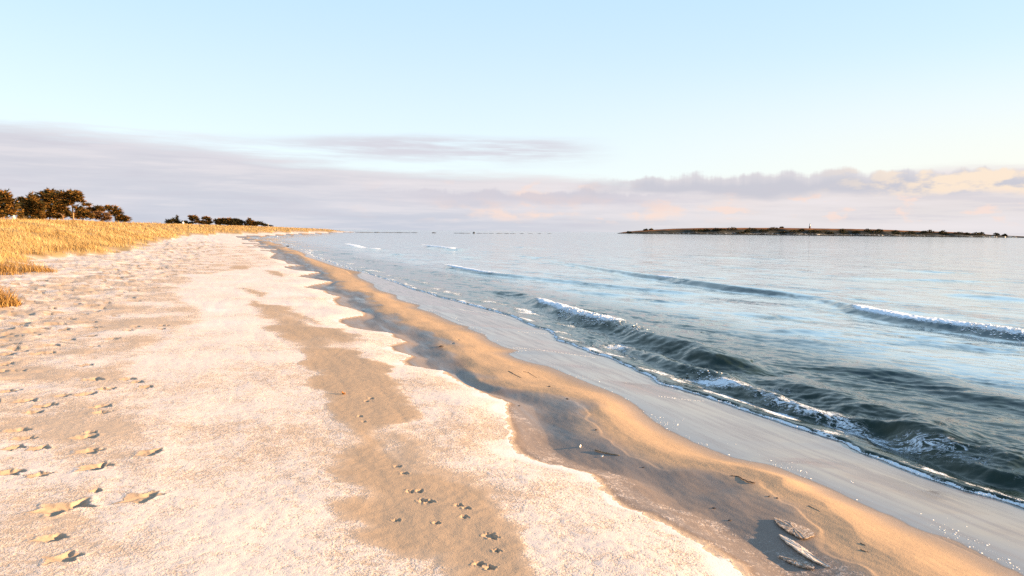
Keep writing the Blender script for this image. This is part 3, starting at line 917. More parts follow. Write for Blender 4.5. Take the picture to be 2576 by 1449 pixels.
def sea_fields(x, y):
    u_ = x * EU[0] + y * EU[1]
    v_ = x * EV[0] + y * EV[1]
    r = np.hypot(x, y)
    f1, o1, wl, fe = lines(u_)
    d = v_ - fe + 0.035 * perlin(u_ / 0.35, u_ * 0 + 2.1, 101) + 0.02 * perlin(u_ / 0.11, u_ * 0 + 2.1, 102)
    dr = np.maximum(r * r * 0.46 / 1520.0, r * 0.0013)      # spacing of the sheet
    lod = lambda cell: np.clip(cell / (2.2 * dr), 0, 1)
    # chop
    p_, q_ = 0.30 * x - 0.95 * y, 0.95 * x + 0.30 * y       # slightly turned so the crests run with the swell
    a1 = 1.35 * q_ * 0.30 + 0.0
    mod = 0.34 + 1.0 * np.clip(0.42 + 0.9 * fbm(v_ / 2.2, u_ / 5.0, 110, 3), 0, 1.3) ** 1.6
    mod = np.maximum(mod, 1.0 * sst(d, 7.0, 3.0))
    warpx = 0.5 * perlin(x / 1.9, y / 1.9, 111)
    h = 0.022 * perlin((v_ + warpx) / 1.25, u_ / 2.3, 112) * lod(1.25) * (0.35 + 0.65 * sst(d, 2, 7))
    h = h + 0.017 * perlin((v_ * 0.9 + u_ * 0.30 + warpx) / 0.52, (u_ - .3 * v_) / 1.15, 113) * lod(0.52) * (0.5 + 0.5 * sst(d, 3, 7))
    rdg = lambda p_: 0.28 - np.abs(p_)             # sharp little crests, rounded hollows
    h = h + 0.026 * rdg(perlin((v_ * 0.8 + u_ * 0.45 + 0.5 * warpx) / 0.30, (u_ - .5 * v_) / 0.75, 114)) * lod(0.25)
    h = h + 0.012 * rdg(perlin((v_ * 0.8 + u_ * 0.5 + 0.3 * warpx) / 0.12, (u_ - .4 * v_) / 0.30, 115)) * lod(0.10)
    h = h + 0.006 * rdg(perlin((v_ * 0.7 + u_ * 0.6) / 0.06, (u_ - .5 * v_) / 0.15, 117)) * lod(0.055)
    h = h * mod
    near_sh = sst(d, 0.05, 1.0)
    rough_sw = np.exp(-((d - 0.9) / 0.9) ** 2)
    h = h * (0.45 + 0.55 * near_sh) + 0.013 * rough_sw * fbm(v_ / 0.11, u_ / 0.22, 116, 3) * lod(0.15)
    foam = np.zeros(x.shape)
    front_m = np.zeros(x.shape)
    for k, (pl, amp, fo, bw, fw) in enumerate(_WV):
        L = 4.5 * max(bw, fw)
        lo, hi = pl.min(0) - L, pl.max(0) + L
        m = (x > lo[0]) & (x < hi[0]) & (y > lo[1]) & (y < hi[1])
        if not m.any():
            continue
        xx, yy = x[m], y[m]
        wx = xx + 0.07 * perlin(xx / 0.9, yy / 0.9, 120 + k) + 0.03 * perlin(xx / .25, yy / .25, 140 + k)
        wy = yy + 0.07 * perlin(xx / 0.9 + 7, yy / 0.9, 120 + k)
        ds, sd, par = seg_dist(wx, wy, pl)
        n = np.arange(len(amp))
        a_ = np.interp(par, n, amp)
        f_ = np.interp(par, n, fo)
        sgn = np.where(sd >= 0, 1.0, -1.0)          # + seaward
        end = 1.0
        x_ = ds * sgn
        prof = np.where(x_ > 0, np.exp(-(x_ / bw) ** 2), np.exp(-(np.abs(x_) / fw) ** 2.2))
        trough = -0.28 * np.exp(-((x_ + 1.9 * fw) / (0.9 * fw)) ** 2)
        h[m] *= 1 - 0.25 * np.clip(prof * a_ / 0.12, 0, 1)
        h[m] += a_ * (prof + trough) * end
        fz = f_ * np.exp(-(np.maximum(x_, 0) / (0.13 + .15 * bw + 0.004 * np.hypot(*pl[0]))) ** 2) * np.exp(-(np.maximum(-x_, 0) / (0.75 * fw)) ** 2)
        lumpy = fbm(xx / 0.16, yy / 0.16, 160 + k, 3)
        h[m] += fz * end * 0.05 * np.abs(lumpy) * lod(0.2)[m]
        foam[m] = np.maximum(foam[m], fz * end * 1.25)
        front_m[m] = np.maximum(front_m[m], np.exp(-((x_ + 0.5 * fw) / fw) ** 2) * a_ / 0.2)
    # trailing lace behind the broken crests and in the swash
    foam = np.maximum(foam, 1.25 * np.exp(-((d - 0.014) / (0.012 + 0.0011 * u_.clip(0, 60))) ** 2) * sst(fbm(u_ / 0.5, u_ * 0 + 3, 183, 3), -0.45, 0.35))
    foam = np.maximum(foam, 0.67 * np.exp(-((d - 0.12) / 0.40) ** 2) * (0.6 + 0.8 * np.clip(fbm(u_ / 0.8, v_ / 0.3, 181, 3), -.5, 1)))
    foam = np.maximum(foam, 0.58 * np.exp(-((d - 0.8) / 0.7) ** 2) * (0.7 + 0.7 * fbm(u_ / 1.5, v_ / 0.6, 182, 2)))
    # run-up: the water lies on the sand as a sheet with a rounded lip
    zb = height(x, y, False)
    sheet = zb + 0.030 * sst(d, -0.005, 0.05) + 0.01 * sst(d, 0.1, 0.6)
    t = sst(d, 0.15, 1.3)
    lev = SEA + 0.035 * (1 - sst(d, 0.5, 2.5))
    z = np.maximum(sheet, lev) * (1 - t) + lev * t + h * sst(d, 0.0, 0.5)
    z = np.where(d < 0.9, np.maximum(z, zb + 0.012 * sst(d, 0, 0.06)), z)
    z = np.where(d < 0, zb - 0.05 * sst(-d, 0, 0.06), z)
    z = np.where(r > 700, SEA, z)
    shoal = np.clip(sst(d, 6.5, 0.3) * 0.75 + 0.35 * front_m * sst(d, 14, 2), 0, 1)
    calm = 0.60 + 0.4 * sst(d, 0.2, 3.0)
    calm = calm * (1.0 - 0.15 * sst(np.log(np.maximum(r, 1)), math.log(9), math.log(80)))
    return z, dict(foam=np.clip(foam, 0, 1.3), shoal=shoal, calm=calm)


def keep_sea(x, y):
    u_ = x * EU[0] + y * EU[1]
    v_ = x * EV[0] + y * EV[1]
    return v_ - lines(u_)[3] > -0.05


azw, radw = polar_grid(1.98, 0.43, 0.076)
sea = grid_mesh('sea', azw, radw, sea_fields, keep_sea, M_WATER)
tag(sea, 'pale blue sea with small breaking waves rolling onto the beach', 'sea', kind='structure')


def sea_z(x, y):
    return sea_fields(np.asarray(x, float), np.asarray(y, float))[0]


# ------------------------------------------------------------------ foam: beads of froth along the water's edge and the crests
_ico = bmesh.new()
bmesh.ops.create_icosphere(_ico, subdivisions=1, radius=1.0)
ICO_V = np.array([v.co[:] for v in _ico.verts])
ICO_F = np.array([[v.index for v in f.verts] for f in _ico.faces])
_ico.free()


def blobs(name, c, rad_, mat, stretch=None, flat=0.6):
    c = np.asarray(c, float)
    n = len(c)
    rad_ = np.asarray(rad_, float)
    sx = np.ones((n, 3)) if stretch is None else np.asarray(stretch, float)
    jit = 1 + 0.25 * rng.standard_normal((n, len(ICO_V), 1)).clip(-1.2, 1.2)
    V = ICO_V[None] * jit * (rad_[:, None] * sx)[:, None, :]
    V[:, :, 2] *= flat
    V = V + c[:, None, :]
    Fc = ICO_F[None] + (np.arange(n) * len(ICO_V))[:, None, None]
    return raw_mesh(name, V.reshape(-1, 3), Fc.reshape(-1, 3), mat, smooth=True)


pts, rr = [], []
# lip of the swash
uu = []
u0 = 2.0
while u0 < 75:
    step = 0.0035 * max(1.0, (u0 / 6.0) ** 1.25)
    u0 += step
    uu.append(u0)
uu = np.array(uu)
fe_u = lines(uu)[3]
off = np.abs(rng.normal(0, 0.014, len(uu))) * (0.7 + 0.6 * perlin(uu / 0.5, uu * 0, 201).clip(-.5, 1)) - 0.01
dens = perlin(uu / 1.3, uu * 0 + 4, 202) + 0.4 * perlin(uu / .3, uu * 0 + 1, 203)
m = (dens > -0.35) | (rng.random(len(uu)) < 0.35)
vv = fe_u + off
wob_ = 0.035 * perlin(uu / 0.35, uu * 0 + 2.1, 101) + 0.02 * perlin(uu / 0.11, uu * 0 + 2.1, 102)
vv = vv - wob_
X, Y = EU[0] * uu + EV[0] * vv, EU[1] * uu + EV[1] * vv
Z = sea_z(X, Y)
rad_ = (0.0035 + 0.006 * rng.random(len(uu)) ** 2) * (1 + (uu / 30.0)) * (0.75 + 0.5 * (dens > 0))
Z = np.maximum(Z, height(X, Y, False) + 0.005)
foam_edge = blobs('sea_foam', np.stack([X, Y, Z], 1)[m], rad_[m], M_FOAM, flat=0.8)
tag(foam_edge, 'thin white line of froth along the front of the wash', 'foam', kind='stuff')

P_, R_ = [], []
for k, (pl, amp, fo, bw, fw) in enumerate(_WV):
    for i in range(len(pl) - 1):
        L = np.hypot(*(pl[i + 1] - pl[i]))
        dist = np.hypot(*pl[i])
        f_mean = 0.5 * (fo[i] + fo[i + 1])
        if f_mean < 0.2 or dist > 19:
            continue
        n = int(min(2200, L * 420 * f_mean * (12 / max(dist, 6)) ** 0.6))
        t = rng.random(n)
        keep = rng.random(n) < (fo[i] + (fo[i + 1] - fo[i]) * t)
        t = t[keep]
        c = pl[i] + (pl[i + 1] - pl[i]) * t[:, None]
        nrm = -EV
        o = rng.normal(0.35, 0.42, len(t)) * fw
        c = c + nrm * o[:, None] + rng.normal(0, 0.04, c.shape)
        P_.append(c)
        R_.append((0.005 + 0.010 * rng.random(len(t)) ** 2) * (0.5 + min(dist, 45) / 26.0))
P_ = np.vstack(P_)
R_ = np.concatenate(R_)
Z = sea_z(P_[:, 0], P_[:, 1]) + R_ * 0.15
crest = blobs('breaker_foam', np.c_[P_, Z], R_, M_FOAM, np.tile([1.5, 1.5, 1.0], (len(R_), 1)), flat=0.6)
tag(crest, 'white broken froth tumbling down the crests of the waves', 'foam', kind='stuff')

# flecks of froth stranded on the wet sand
n = 9000
uu = 2.2 + 17 * rng.random(n) ** 1.7
_, _, wl_, fe_ = lines(uu)
vv = wl_ + 0.02 + np.abs(rng.normal(0, 0.17, n))
pt = perlin(uu / 0.55, vv / 0.30, 205) + 0.5 * perlin(uu / 0.16, vv / 0.1, 206)
ok = (pt > 0.12 + 0.5 * (vv - wl_)) & (vv < fe_ - 0.1)
ok |= (vv - wl_ < 0.05) & (rng.random(n) < 0.30)
ok &= rng.random(n) < np.where(uu < 9, 0.30, 0.28)
X, Y = EU[0] * uu + EV[0] * vv, EU[1] * uu + EV[1] * vv
X, Y = X[ok], Y[ok]
ok_far = uu[ok] > 8
rad_ = (0.0018 + 0.008 * rng.random(len(X)) ** 4) * np.where(ok_far, 0.8, 1.0) * (0.8 + uu[ok] / 16)
st = np.stack([1.0 + 1.3 * rng.random(len(X)), np.ones(len(X)), np.ones(len(X))], 1)
extra, er = [], []
for ln in (c2([(680, 480), (760, 490), (900, 490), (1050, 500), (1110, 515)]), c2([(1220, 680), (1300, 684), (1400, 678), (1530, 678)]),
           c2([(1180, 880), (1350, 880), (1600, 885), (1800, 893), (1970, 902)]),
           c3([(850, 1310), (1000, 1308), (1150, 1306), (1280, 1300)])):
    q = at_z([p[:2] for p in ln], -0.27)[:, :2]
    seg = np.r_[0, np.cumsum(np.hypot(*np.diff(q, axis=0).T))]
    s_ = np.arange(0, seg[-1], 0.012)
    xx, yy = np.interp(s_, seg, q[:, 0]), np.interp(s_, seg, q[:, 1])
    extra.append(np.stack([xx + rng.normal(0, .006, len(s_)), yy + rng.normal(0, .012, len(s_))], 1))
    er.append(0.006 + 0.007 * rng.random(len(s_)))
ex = np.vstack(extra)
X, Y = np.r_[X, ex[:, 0]], np.r_[Y, ex[:, 1]]
rad_ = np.r_[rad_, np.concatenate(er)]
st = np.vstack([st, np.ones((len(ex), 3))])
Z = height(X, Y) + 0.001
flecks = blobs('foam_flecks', np.stack([X, Y, Z], 1), rad_ * 0.7, M_FOAM, st, 0.15)
tag(flecks, 'scattered flecks of froth stranded on the wet sand', 'foam', kind='stuff')

# ------------------------------------------------------------------ dune grass


def toned(name, cols, rough=0.85, spec=0.15, trans=0.0):
    m, t, b = material(name)
    tone = t.attr('tone')
    stops = [(i / (len(cols) - 1), c) for i, c in enumerate(cols)]
    t.l.new(t.ramp(tone, stops), b.inputs['Base Color'])
    b.inputs['Roughness'].default_value = rough
    b.inputs['Specular IOR Level'].default_value = spec
    return m


M_GRASS = toned('straw_grass', [(0.14, 0.075, 0.025), (0.33, 0.20, 0.07), (0.47, 0.31, 0.125), (0.58, 0.42, 0.20)])
M_TUFT = toned('brown_grass', [(0.13, 0.065, 0.02), (0.28, 0.15, 0.045), (0.45, 0.27, 0.09)])


def blades(x, y, z, hgt, wid, lean, tone, seed=0):
    """curved tapering blades: two quads folded into three triangles each"""
    r = np.random.default_rng(seed)
    n = len(x)
    a = r.uniform(0, 2 * np.pi, n)
    dx, dy = np.cos(a), np.sin(a)
    la = r.normal(2.7, 0.9, n)                       # combed by the sea wind
    lx, ly = np.cos(la) * lean * hgt, np.sin(la) * lean * hgt
    b0 = np.stack([x - dx * wid / 2, y - dy * wid / 2, z - 0.03], 1)
    b1 = np.stack([x + dx * wid / 2, y + dy * wid / 2, z - 0.03], 1)
    m0 = np.stack([x + lx * .35 - dx * wid * .4, y + ly * .35 - dy * wid * .4, z + hgt * .6], 1)
    m1 = np.stack([x + lx * .35 + dx * wid * .4, y + ly * .35 + dy * wid * .4, z + hgt * .6], 1)
    tp = np.stack([x + lx, y + ly, z + hgt], 1)
    V = np.stack([b0, b1, m0, m1, tp], 1).reshape(-1, 3)
    k = (np.arange(n) * 5)[:, None, None]
    Fc = (np.array([[0, 1, 3], [0, 3, 2], [2, 3, 4]])[None] + k).reshape(-1, 3)
    return V, Fc, np.repeat(tone, 5)


n = 520000
az_ = np.radians(rng.uniform(-44, -9, n))
dist = np.exp(rng.uniform(np.log(13), np.log(560), n))
X, Y = dist * np.sin(az_), dist * np.cos(az_)
u_ = X * EU[0] + Y * EU[1]
s_ = X * EV[0] + Y * EV[1] - V0(u_)
wob = fbm(X / 9.0, Y / 9.0, 3, 3) * 1.6
sd = -(s_ + 11.4 + wob * np.clip((u_ - 4) / 30, 0.2, 1))
patch = fbm(X / 1.2, Y / 1.2, 89, 2) * 0.8 + sd
prob = sst(patch - 1.4 * np.clip(fbm(X / 3.2, Y / 3.2, 216, 2), 0, 1) * sst(sd, 7, 2), 0.05, 1.4) * (0.6 + 0.8 * np.clip(fbm(X / 2.2, Y / 2.2, 210, 2) + .35, 0, 1))
m = (rng.random(n) < prob) & (s_ > -75) & (u_ < 640)
X, Y, dist, sd = X[m], Y[m], dist[m], sd[m]
n = len(X)
Z = height(X, Y, False)
hg = (0.10 + 0.28 * rng.random(n)) * (0.7 + 0.5 * np.clip(fbm(X / 3, Y / 3, 211, 2) + .5, 0, 1.2)) * (0.6 + 0.4 * sst(sd, 0, 2))
tone = np.clip(0.60 + 0.40 * fbm(X / 2.4, Y / 1.6, 212, 3) + 0.35 * fbm(X / 9, Y / 7, 214, 2) + 0.20 * rng.standard_normal(n), 0, 1)
clot = sst(fbm(X / 1.1, Y / 1.5, 217, 2), 0.30, 0.55)
tone = tone * (1 - 0.55 * clot)
hg = hg * (1 + 0.5 * clot) * np.where(rng.random(n) < 0.06, 1.7, 1.0)
V, Fc, tn = blades(X, Y, Z, hg, np.clip(dist * 0.00032, 0.005, 0.10), 0.4 + 0.9 * rng.random(n), tone, 5)
grass = raw_mesh('dune_grass', V, Fc, M_GRASS, attrs=dict(tone=tn))
tag(grass, 'golden dry grass covering the low dunes behind the beach', 'grass', kind='stuff')
print('grass blades', n)


def tuft(px, py, n, rx, ry, h0, label, seed):
    x0, y0 = ground_hit((px, py))
    r = np.random.default_rng(seed)
    a, q = r.uniform(0, 2 * np.pi, n), np.sqrt(r.random(n))
    x, y = rx * q * np.cos(a), ry * q * np.sin(a)
    kp = perlin(x / .45 + seed, y / .45, 219) + 0.3 * perlin(x / .15, y / .15, 220) > -0.08 - 0.6 * (rx < 1)
    x, y, q = x[kp], y[kp], q[kp]
    n = len(x)
    z = height(x0 + x, y0 + y) - surf(x0, y0)
    hh = h0 * (0.25 + 0.9 * r.random(n)) * (1.05 - 0.75 * q ** 2) * (0.7 + 0.6 * np.clip(.5 + perlin(x / .3, y / .3, seed), 0, 1))
    V, Fc, tn = blades(x, y, z, hh, np.full(n, 0.011), 0.3 + 1.1 * r.random(n), r.random(n), seed)
    o = raw_mesh('grass_tuft', V, Fc, M_TUFT, attrs=dict(tone=tn))
    o.location = (x0, y0, surf(x0, y0))
    return tag(o, label, 'grass', 'tufts of brown grass at the top of the beach')


tuft(-45, 1190, 2200, 0.50, 0.62, 0.44, 'brown grass tuft nearest the camera, cut by the left edge', 31)
tuft(-25, 1055, 5200, 1.7, 2.0, 0.42, 'wider brown grass clump just behind the nearest tuft, at the left edge', 32)

# ------------------------------------------------------------------ trees
M_BARK = simple('pine_bark', (0.36, 0.20, 0.10), 0.9, 0.3, 5.0)
M_BARKD = simple('dark_bark', (0.12, 0.075, 0.045), 0.9, 0.3, 5.0)
M_NEEDLE = toned('pine_needles', [(0.016, 0.020, 0.007), (0.070, 0.052, 0.014), (0.24, 0.11, 0.022), (0.38, 0.19, 0.04)])
M_NEEDLED = toned('dark_needles', [(0.020, 0.021, 0.010), (0.050, 0.042, 0.016), (0.11, 0.07, 0.022)])
M_SCRUB = toned('bare_scrub', [(0.10, 0.045, 0.02), (0.20, 0.10, 0.04), (0.30, 0.17, 0.07)])


def tube(path, radii, sides=6):
    path = np.asarray(path, float)
    V, Fc = [], []
    for i, p in enumerate(path):
        t = path[min(i + 1, len(path) - 1)] - path[max(i - 1, 0)]
        t = t / (np.linalg.norm(t) + 1e-9)
        a = np.cross(t, [0.3, 0.9, 0.2])
        a /= np.linalg.norm(a) + 1e-9
        b = np.cross(t, a)
        for k in range(sides):
            th = 2 * math.pi * k / sides
            V.append(p + radii[i] * (math.cos(th) * a + math.sin(th) * b))
    for i in range(len(path) - 1):
        for k in range(sides):
            k2 = (k + 1) % sides
            Fc.append((i * sides + k, i * sides + k2, (i + 1) * sides + k2, (i + 1) * sides + k))
    Fc.append(tuple(range(sides))[::-1])
    Fc.append(tuple(range((len(path) - 1) * sides, len(path) * sides)))
    return V, Fc


def join(parts):
    V, Fc = [], []
    for v, f in parts:
        k = len(V)
        V += list(v)
        Fc += [tuple(i + k for i in q) for q in f]
    return V, Fc


def tree(name, label, Yd, pads, trunk, seed, mat=None, bark=None, dens=1.0, cat='tree', group=None, tuft_m=0.42, streak=1.7, trunk_r=0.16, limbs=True):
    """pads: crown masses as (x, y, rx, ry) in photograph pixels at distance Yd; trunk: list of (x, y) from the foot up"""
    r = np.random.default_rng(seed)
    mpp = Yd / (FPX * 3.875)
    foot = at_y(trunk[0][0], trunk[0][1], Yd)
    zb = surf(foot[0], foot[1])
    base = np.array([foot[0], foot[1], zb])
    root = thing(name, tuple(base), label, cat, group)
    path = [np.array([0, 0, -0.25])]
    for i, (tx, ty) in enumerate(trunk[1:]):
        path.append(at_y(tx, ty, Yd) - base)
    if len(path) == 1:
        path.append(np.array([0, 0, 1.0]))
    # resample and roughen
    seg = np.array(path)
    tt = np.linspace(0, len(seg) - 1, 9)
    path = np.stack([np.interp(tt, np.arange(len(seg)), seg[:, k]) for k in range(3)], 1)
    path[1:-1] += r.normal(0, trunk_r * 0.25, (7, 3)) * [1, 1, 0.2]
    parts = [tube(path, np.linspace(trunk_r, trunk_r * 0.45, 9))]
    C, Rd = [], []
    for (x, y, rx, ry) in pads:
        c = at_y(x, y, Yd) - base
        c[1] += r.uniform(-0.6, 0.6) * rx * mpp
        C.append(c)
        Rd.append((rx * mpp * 1.18, rx * mpp * 0.9, ry * mpp * 1.35))
    if limbs:
        for c, q in zip(C, Rd):
            k = int(np.argmin(np.linalg.norm(path[2:] - c, axis=1) + (path[2:, 2] > c[2]) * 2)) + 2
            k = max(2, k - 1)
            st_ = path[k]
            mid = 0.5 * (st_ + c) + np.array([0, 0, -0.12 * np.linalg.norm(c - st_)])
            parts.append(tube([st_, mid, c], [trunk_r * 0.42, trunk_r * 0.3, trunk_r * 0.12], 5))
            for _ in range(3):
                e = c + r.normal(0, 0.55, 3) * np.array(q)
                parts.append(tube([c, 0.5 * (c + e) + [0, 0, .05], e], [trunk_r * 0.14, trunk_r * 0.1, trunk_r * 0.04], 4))
    tv, tf = join(parts)
    raw_mesh('trunk', tv, tf, bark or M_BARKD, root, True)
    allp, nrm, ton = [], [], []
    for c, q in zip(C, Rd):
        q = np.array(q)
        n_ = int(dens * 55 * (q[0] * q[2] + 0.25 * q[0] * q[1]) / (tuft_m ** 2)) + 12
        v = r.normal(0, 1, (n_, 3))
        v /= np.linalg.norm(v, axis=1)[:, None]
        rad = r.random(n_) ** 0.45
        bulge = 1 + 0.60 * perlin(3.1 * v[:, 0] + 2 * v[:, 1] + c[0], 5.5 * v[:, 2] + c[2], 330 + seed % 40)
        p = c + v * (rad * bulge)[:, None] * q
        # break the mass up into sprays
        hole = perlin(p[:, 0] / (3.0 * tuft_m) + p[:, 1] / (4 * tuft_m), p[:, 2] / (0.95 * tuft_m), 300 + seed % 50)
        ok = (hole > -0.32) | (rad > 0.93) & (r.random(n_) < 0.5)
        p, v, hole = p[ok], v[ok], hole[ok]
        allp.append(p)
        nrm.append(v)
        ton.append(np.clip(0.45 + 0.55 * hole + 0.2 * r.standard_normal(len(p)), 0, 1))
    p, v, ton = np.vstack(allp), np.vstack(nrm), np.concatenate(ton)
    n_ = len(p)
    # each spray: three crossed slivers pointing outwards and up
    V, Tn = [], []
    for k in range(3):
        d = v * [1.2, 1, 0.25] + r.normal(0, 0.40, (n_, 3)) * [1, 1, .55] + [0.0, 0, 0.22]
        d /= np.linalg.norm(d, axis=1)[:, None]
        sdv = np.cross(d, r.normal(0, 1, (n_, 3)))
        sdv /= np.linalg.norm(sdv, axis=1)[:, None] + 1e-9
        L = tuft_m * (0.6 + 1.2 * r.random(n_))[:, None]
        Wd = tuft_m * 0.21
        V.append(np.stack([p - d * L * 0.4 - sdv * Wd, p - d * L * 0.4 + sdv * Wd, p + d * L * 0.6 * streak ** 0.5], 1))
        Tn.append(ton)
    V = np.stack(V, 1).reshape(-1, 3)
    Tn = np.repeat(np.stack(Tn, 1).ravel(), 3)
    raw_mesh('crown', V, np.arange(len(V)).reshape(-1, 3), mat or M_NEEDLE, root, attrs=dict(tone=Tn))
    return root


NEARG = 'pines and scrub on the dune at the left'
YN = 150.0
tree('pine_tree', 'tall pine cut by the left edge of the photo', 140, [(-22, 772, 34, 22), (14, 764, 26, 19), (30, 790, 25, 16), (2, 800, 40, 22), (42, 806, 16, 14), (-15, 825, 40, 16), (34, 828, 24, 12)], [(-4, 846), (-6, 815), (-4, 780)], 1, group=NEARG)
tree('pine_tree', 'dark pine standing right behind the pale boulder', 165, [(84, 772, 11, 7), (76, 783, 15, 7), (92, 790, 17, 12), (78, 802, 18, 10), (98, 814, 22, 14), (85, 830, 16, 13)], [(88, 850), (88, 820), (88, 785)], 2, M_NEEDLED, M_BARKD, group=NEARG)
tree('pine_tree', 'pine with sunlit pointed crown between the dark pine and the dome', 150, [(118, 766, 12, 12), (124, 784, 22, 16), (112, 802, 20, 14), (138, 800, 26, 16), (130, 824, 30, 17)], [(124, 850), (123, 820), (120, 778)], 3, group=NEARG)
tree('pine_tree', 'broad pine with domed crown in the middle of the left clump', 156, [(160, 757, 22, 11), (188, 752, 26, 13), (214, 764, 26, 13), (178, 776, 36, 15), (212, 790, 34, 15), (188, 806, 40, 14), (222, 812, 28, 14), (180, 828, 34, 13), (230, 832, 24, 11)], [(192, 852), (194, 820), (190, 770)], 4, group=NEARG)
tree('pine_tree', 'flat-topped pine with a bare sunlit trunk', 147, [(252, 752, 22, 10), (278, 748, 20, 10), (302, 757, 22, 10), (270, 766, 32, 11), (296, 769, 18, 9), (262, 782, 26, 10), (318, 781, 11, 4), (332, 792, 13, 4), (306, 806, 13, 8)], [(287, 848), (283, 825), (280, 805), (277, 788), (278, 765)], 5, bark=M_BARK, dens=0.95, group=NEARG, trunk_r=0.15)
tree('pine_tree', 'low bushy pine in the shade right of the bare trunk', 158, [(246, 826, 28, 12), (318, 822, 22, 13), (334, 830, 16, 12), (300, 832, 22, 11), (345, 838, 12, 8)], [(322, 850), (320, 838), (322, 825)], 6, group=NEARG)
tree('pine_tree', 'small leaning pine left of the open-crowned one', 170, [(352, 808, 11, 4), (360, 814, 16, 6), (385, 804, 14, 5), (396, 812, 14, 7), (372, 822, 16, 6)], [(398, 852), (394, 835), (384, 815)], 7, tuft_m=0.36, group=NEARG, trunk_r=.1)
tree('pine_tree', 'open-crowned pine sloping down to the right, last of the left clump', 165, [(418, 803, 10, 4), (434, 806, 20, 7), (448, 816, 20, 8), (440, 828, 15, 5), (458, 828, 16, 7), (470, 840, 18, 6), (488, 846, 16, 5), (462, 851, 14, 4), (482, 855, 14, 3.5)], [(448, 856), (447, 845), (440, 822)], 8, M_NEEDLE, M_BARKD, tuft_m=0.36, group=NEARG, trunk_r=.12)
tree('leafless_shrub', 'reddish bare scrub between the last two leaning pines', 160, [(374, 836, 16, 13), (394, 840, 16, 13), (412, 842, 12, 12)], [(392, 856), (392, 838)], 9, M_SCRUB, M_BARKD, dens=0.45, cat='shrub', tuft_m=0.34, streak=3, group=NEARG, trunk_r=.07)
tree('juniper_bush', 'narrow yellow-green juniper right beside the pale boulder', 128, [(84, 828, 5, 12), (80, 843, 9, 8), (89, 844, 7, 9), (82, 852, 12, 5)], [(84, 858), (84, 838)], 10, M_NEEDLE, M_BARKD, cat='shrub', tuft_m=0.26, group=NEARG, trunk_r=.05)
tree('juniper_bush', 'low juniper at the foot of the domed pine', 130, [(128, 846, 10, 6), (108, 848, 12, 5), (163, 840, 9, 9), (150, 848, 14, 5)], [(140, 856), (142, 845)], 11, M_NEEDLE, M_BARKD, cat='shrub', tuft_m=0.26, group=NEARG, trunk_r=.05)
# the dead sapling bent to the left
fp = at_y(246, 852, 140)
dead = thing('dead_sapling', (fp[0], fp[1], surf(fp[0], fp[1])), 'bare dead sapling bent left below the domed pine', 'tree')
b0 = np.array([fp[0], fp[1], surf(fp[0], fp[1])])
raw_mesh('trunk', *tube([np.array([0, 0, -.2])] + [at_y(a, b_, 140) - b0 for a, b_ in ((244, 842), (239, 831), (228, 826), (214, 826))], [.08, .07, .06, .045, .02]), M_BARK, dead, True)
raw_mesh('limb', *tube([at_y(a, b_, 140) - b0 for a, b_ in ((244, 842), (247, 834), (248, 828))], [.05, .04, .02]), M_BARK, dead, True)
raw_mesh('limb', *tube([at_y(a, b_, 140) - b0 for a, b_ in ((243, 842), (252, 841), (264, 844))], [.045, .03, .02]), M_BARK, dead, True)

FARG = 'wind-bent trees far along the dune'
YF = 370.0
kw = dict(tuft_m=0.62, group=FARG, trunk_r=.16)
tree('juniper_bush', 'dark juniper with a thin spire, leftmost of the far trees', YF, [(686, 845, 3.2, 8), (673, 850, 2.5, 5), (664, 857, 15, 6), (680, 859, 14, 7), (652, 862, 8, 4), (694, 864, 10, 3.5)], [(676, 869), (678, 852)], 21, M_NEEDLED, M_BARKD, cat='shrub', **kw)
tree('leafless_shrub', 'low dark scrub right of the white post', YF, [(720, 862, 10, 5), (712, 860, 5, 4), (742, 864, 9, 3), (730, 866, 10, 3)], [(722, 869), (722, 862)], 22, M_NEEDLED, M_BARKD, cat='shrub', **kw)
tree('pine_tree', 'far pine with tilted layered crown, tallest of the far row', YF, [(736, 838, 8, 3), (748, 842, 11, 5), (756, 846, 8, 4), (736, 847, 5, 2), (764, 850, 8, 3), (744, 853, 9, 2.2)], [(774, 869), (770, 860), (758, 848)], 23, **kw)
tree('pine_tree', 'far pine with small domed crown above a gap', YF, [(786, 845, 4, 2.5), (798, 845, 9, 5), (812, 848, 7, 4), (806, 853, 8, 3)], [(812, 869), (808, 860), (802, 850)], 24, **kw)
tree('juniper_bush', 'rounded dark bush under the two layered far pines', YF, [(766, 860, 8, 6), (780, 860, 10, 5.5), (796, 863, 10, 5), (812, 862, 10, 5)], [(785, 870), (785, 862)], 25, M_NEEDLE, M_BARKD, cat='shrub', **kw)
tree('pine_tree', 'dense brown far pine in the middle of the row', YF, [(836, 856, 8, 6), (854, 853, 9, 6), (868, 856, 12, 7), (850, 864, 16, 6), (882, 862, 12, 7)], [(856, 872), (856, 860)], 26, **kw)
tree('pine_tree', 'dense far pine with a spike pointing left', YF, [(880, 849, 5, 2.4), (893, 851, 9, 4.5), (900, 858, 10, 6), (888, 864, 12, 6)], [(894, 873), (894, 858)], 27, **kw)
tree('pine_tree', 'dark dense far pine right of the spiked one', YF, [(912, 853, 10, 5), (926, 857, 12, 6), (940, 861, 9, 6), (918, 866, 18, 7), (940, 870, 10, 5)], [(922, 876), (922, 862)], 28, M_NEEDLED, M_BARKD, **kw)
tree('pine_tree', 'far pine with a raised tip before the row slopes down', YF, [(966, 849, 5, 3), (972, 854, 6, 3), (962, 857, 8, 3), (972, 863, 16, 6), (962, 870, 12, 5), (988, 868, 14, 6)], [(970, 876), (970, 860)], 29, M_NEEDLE, M_BARKD, **kw)
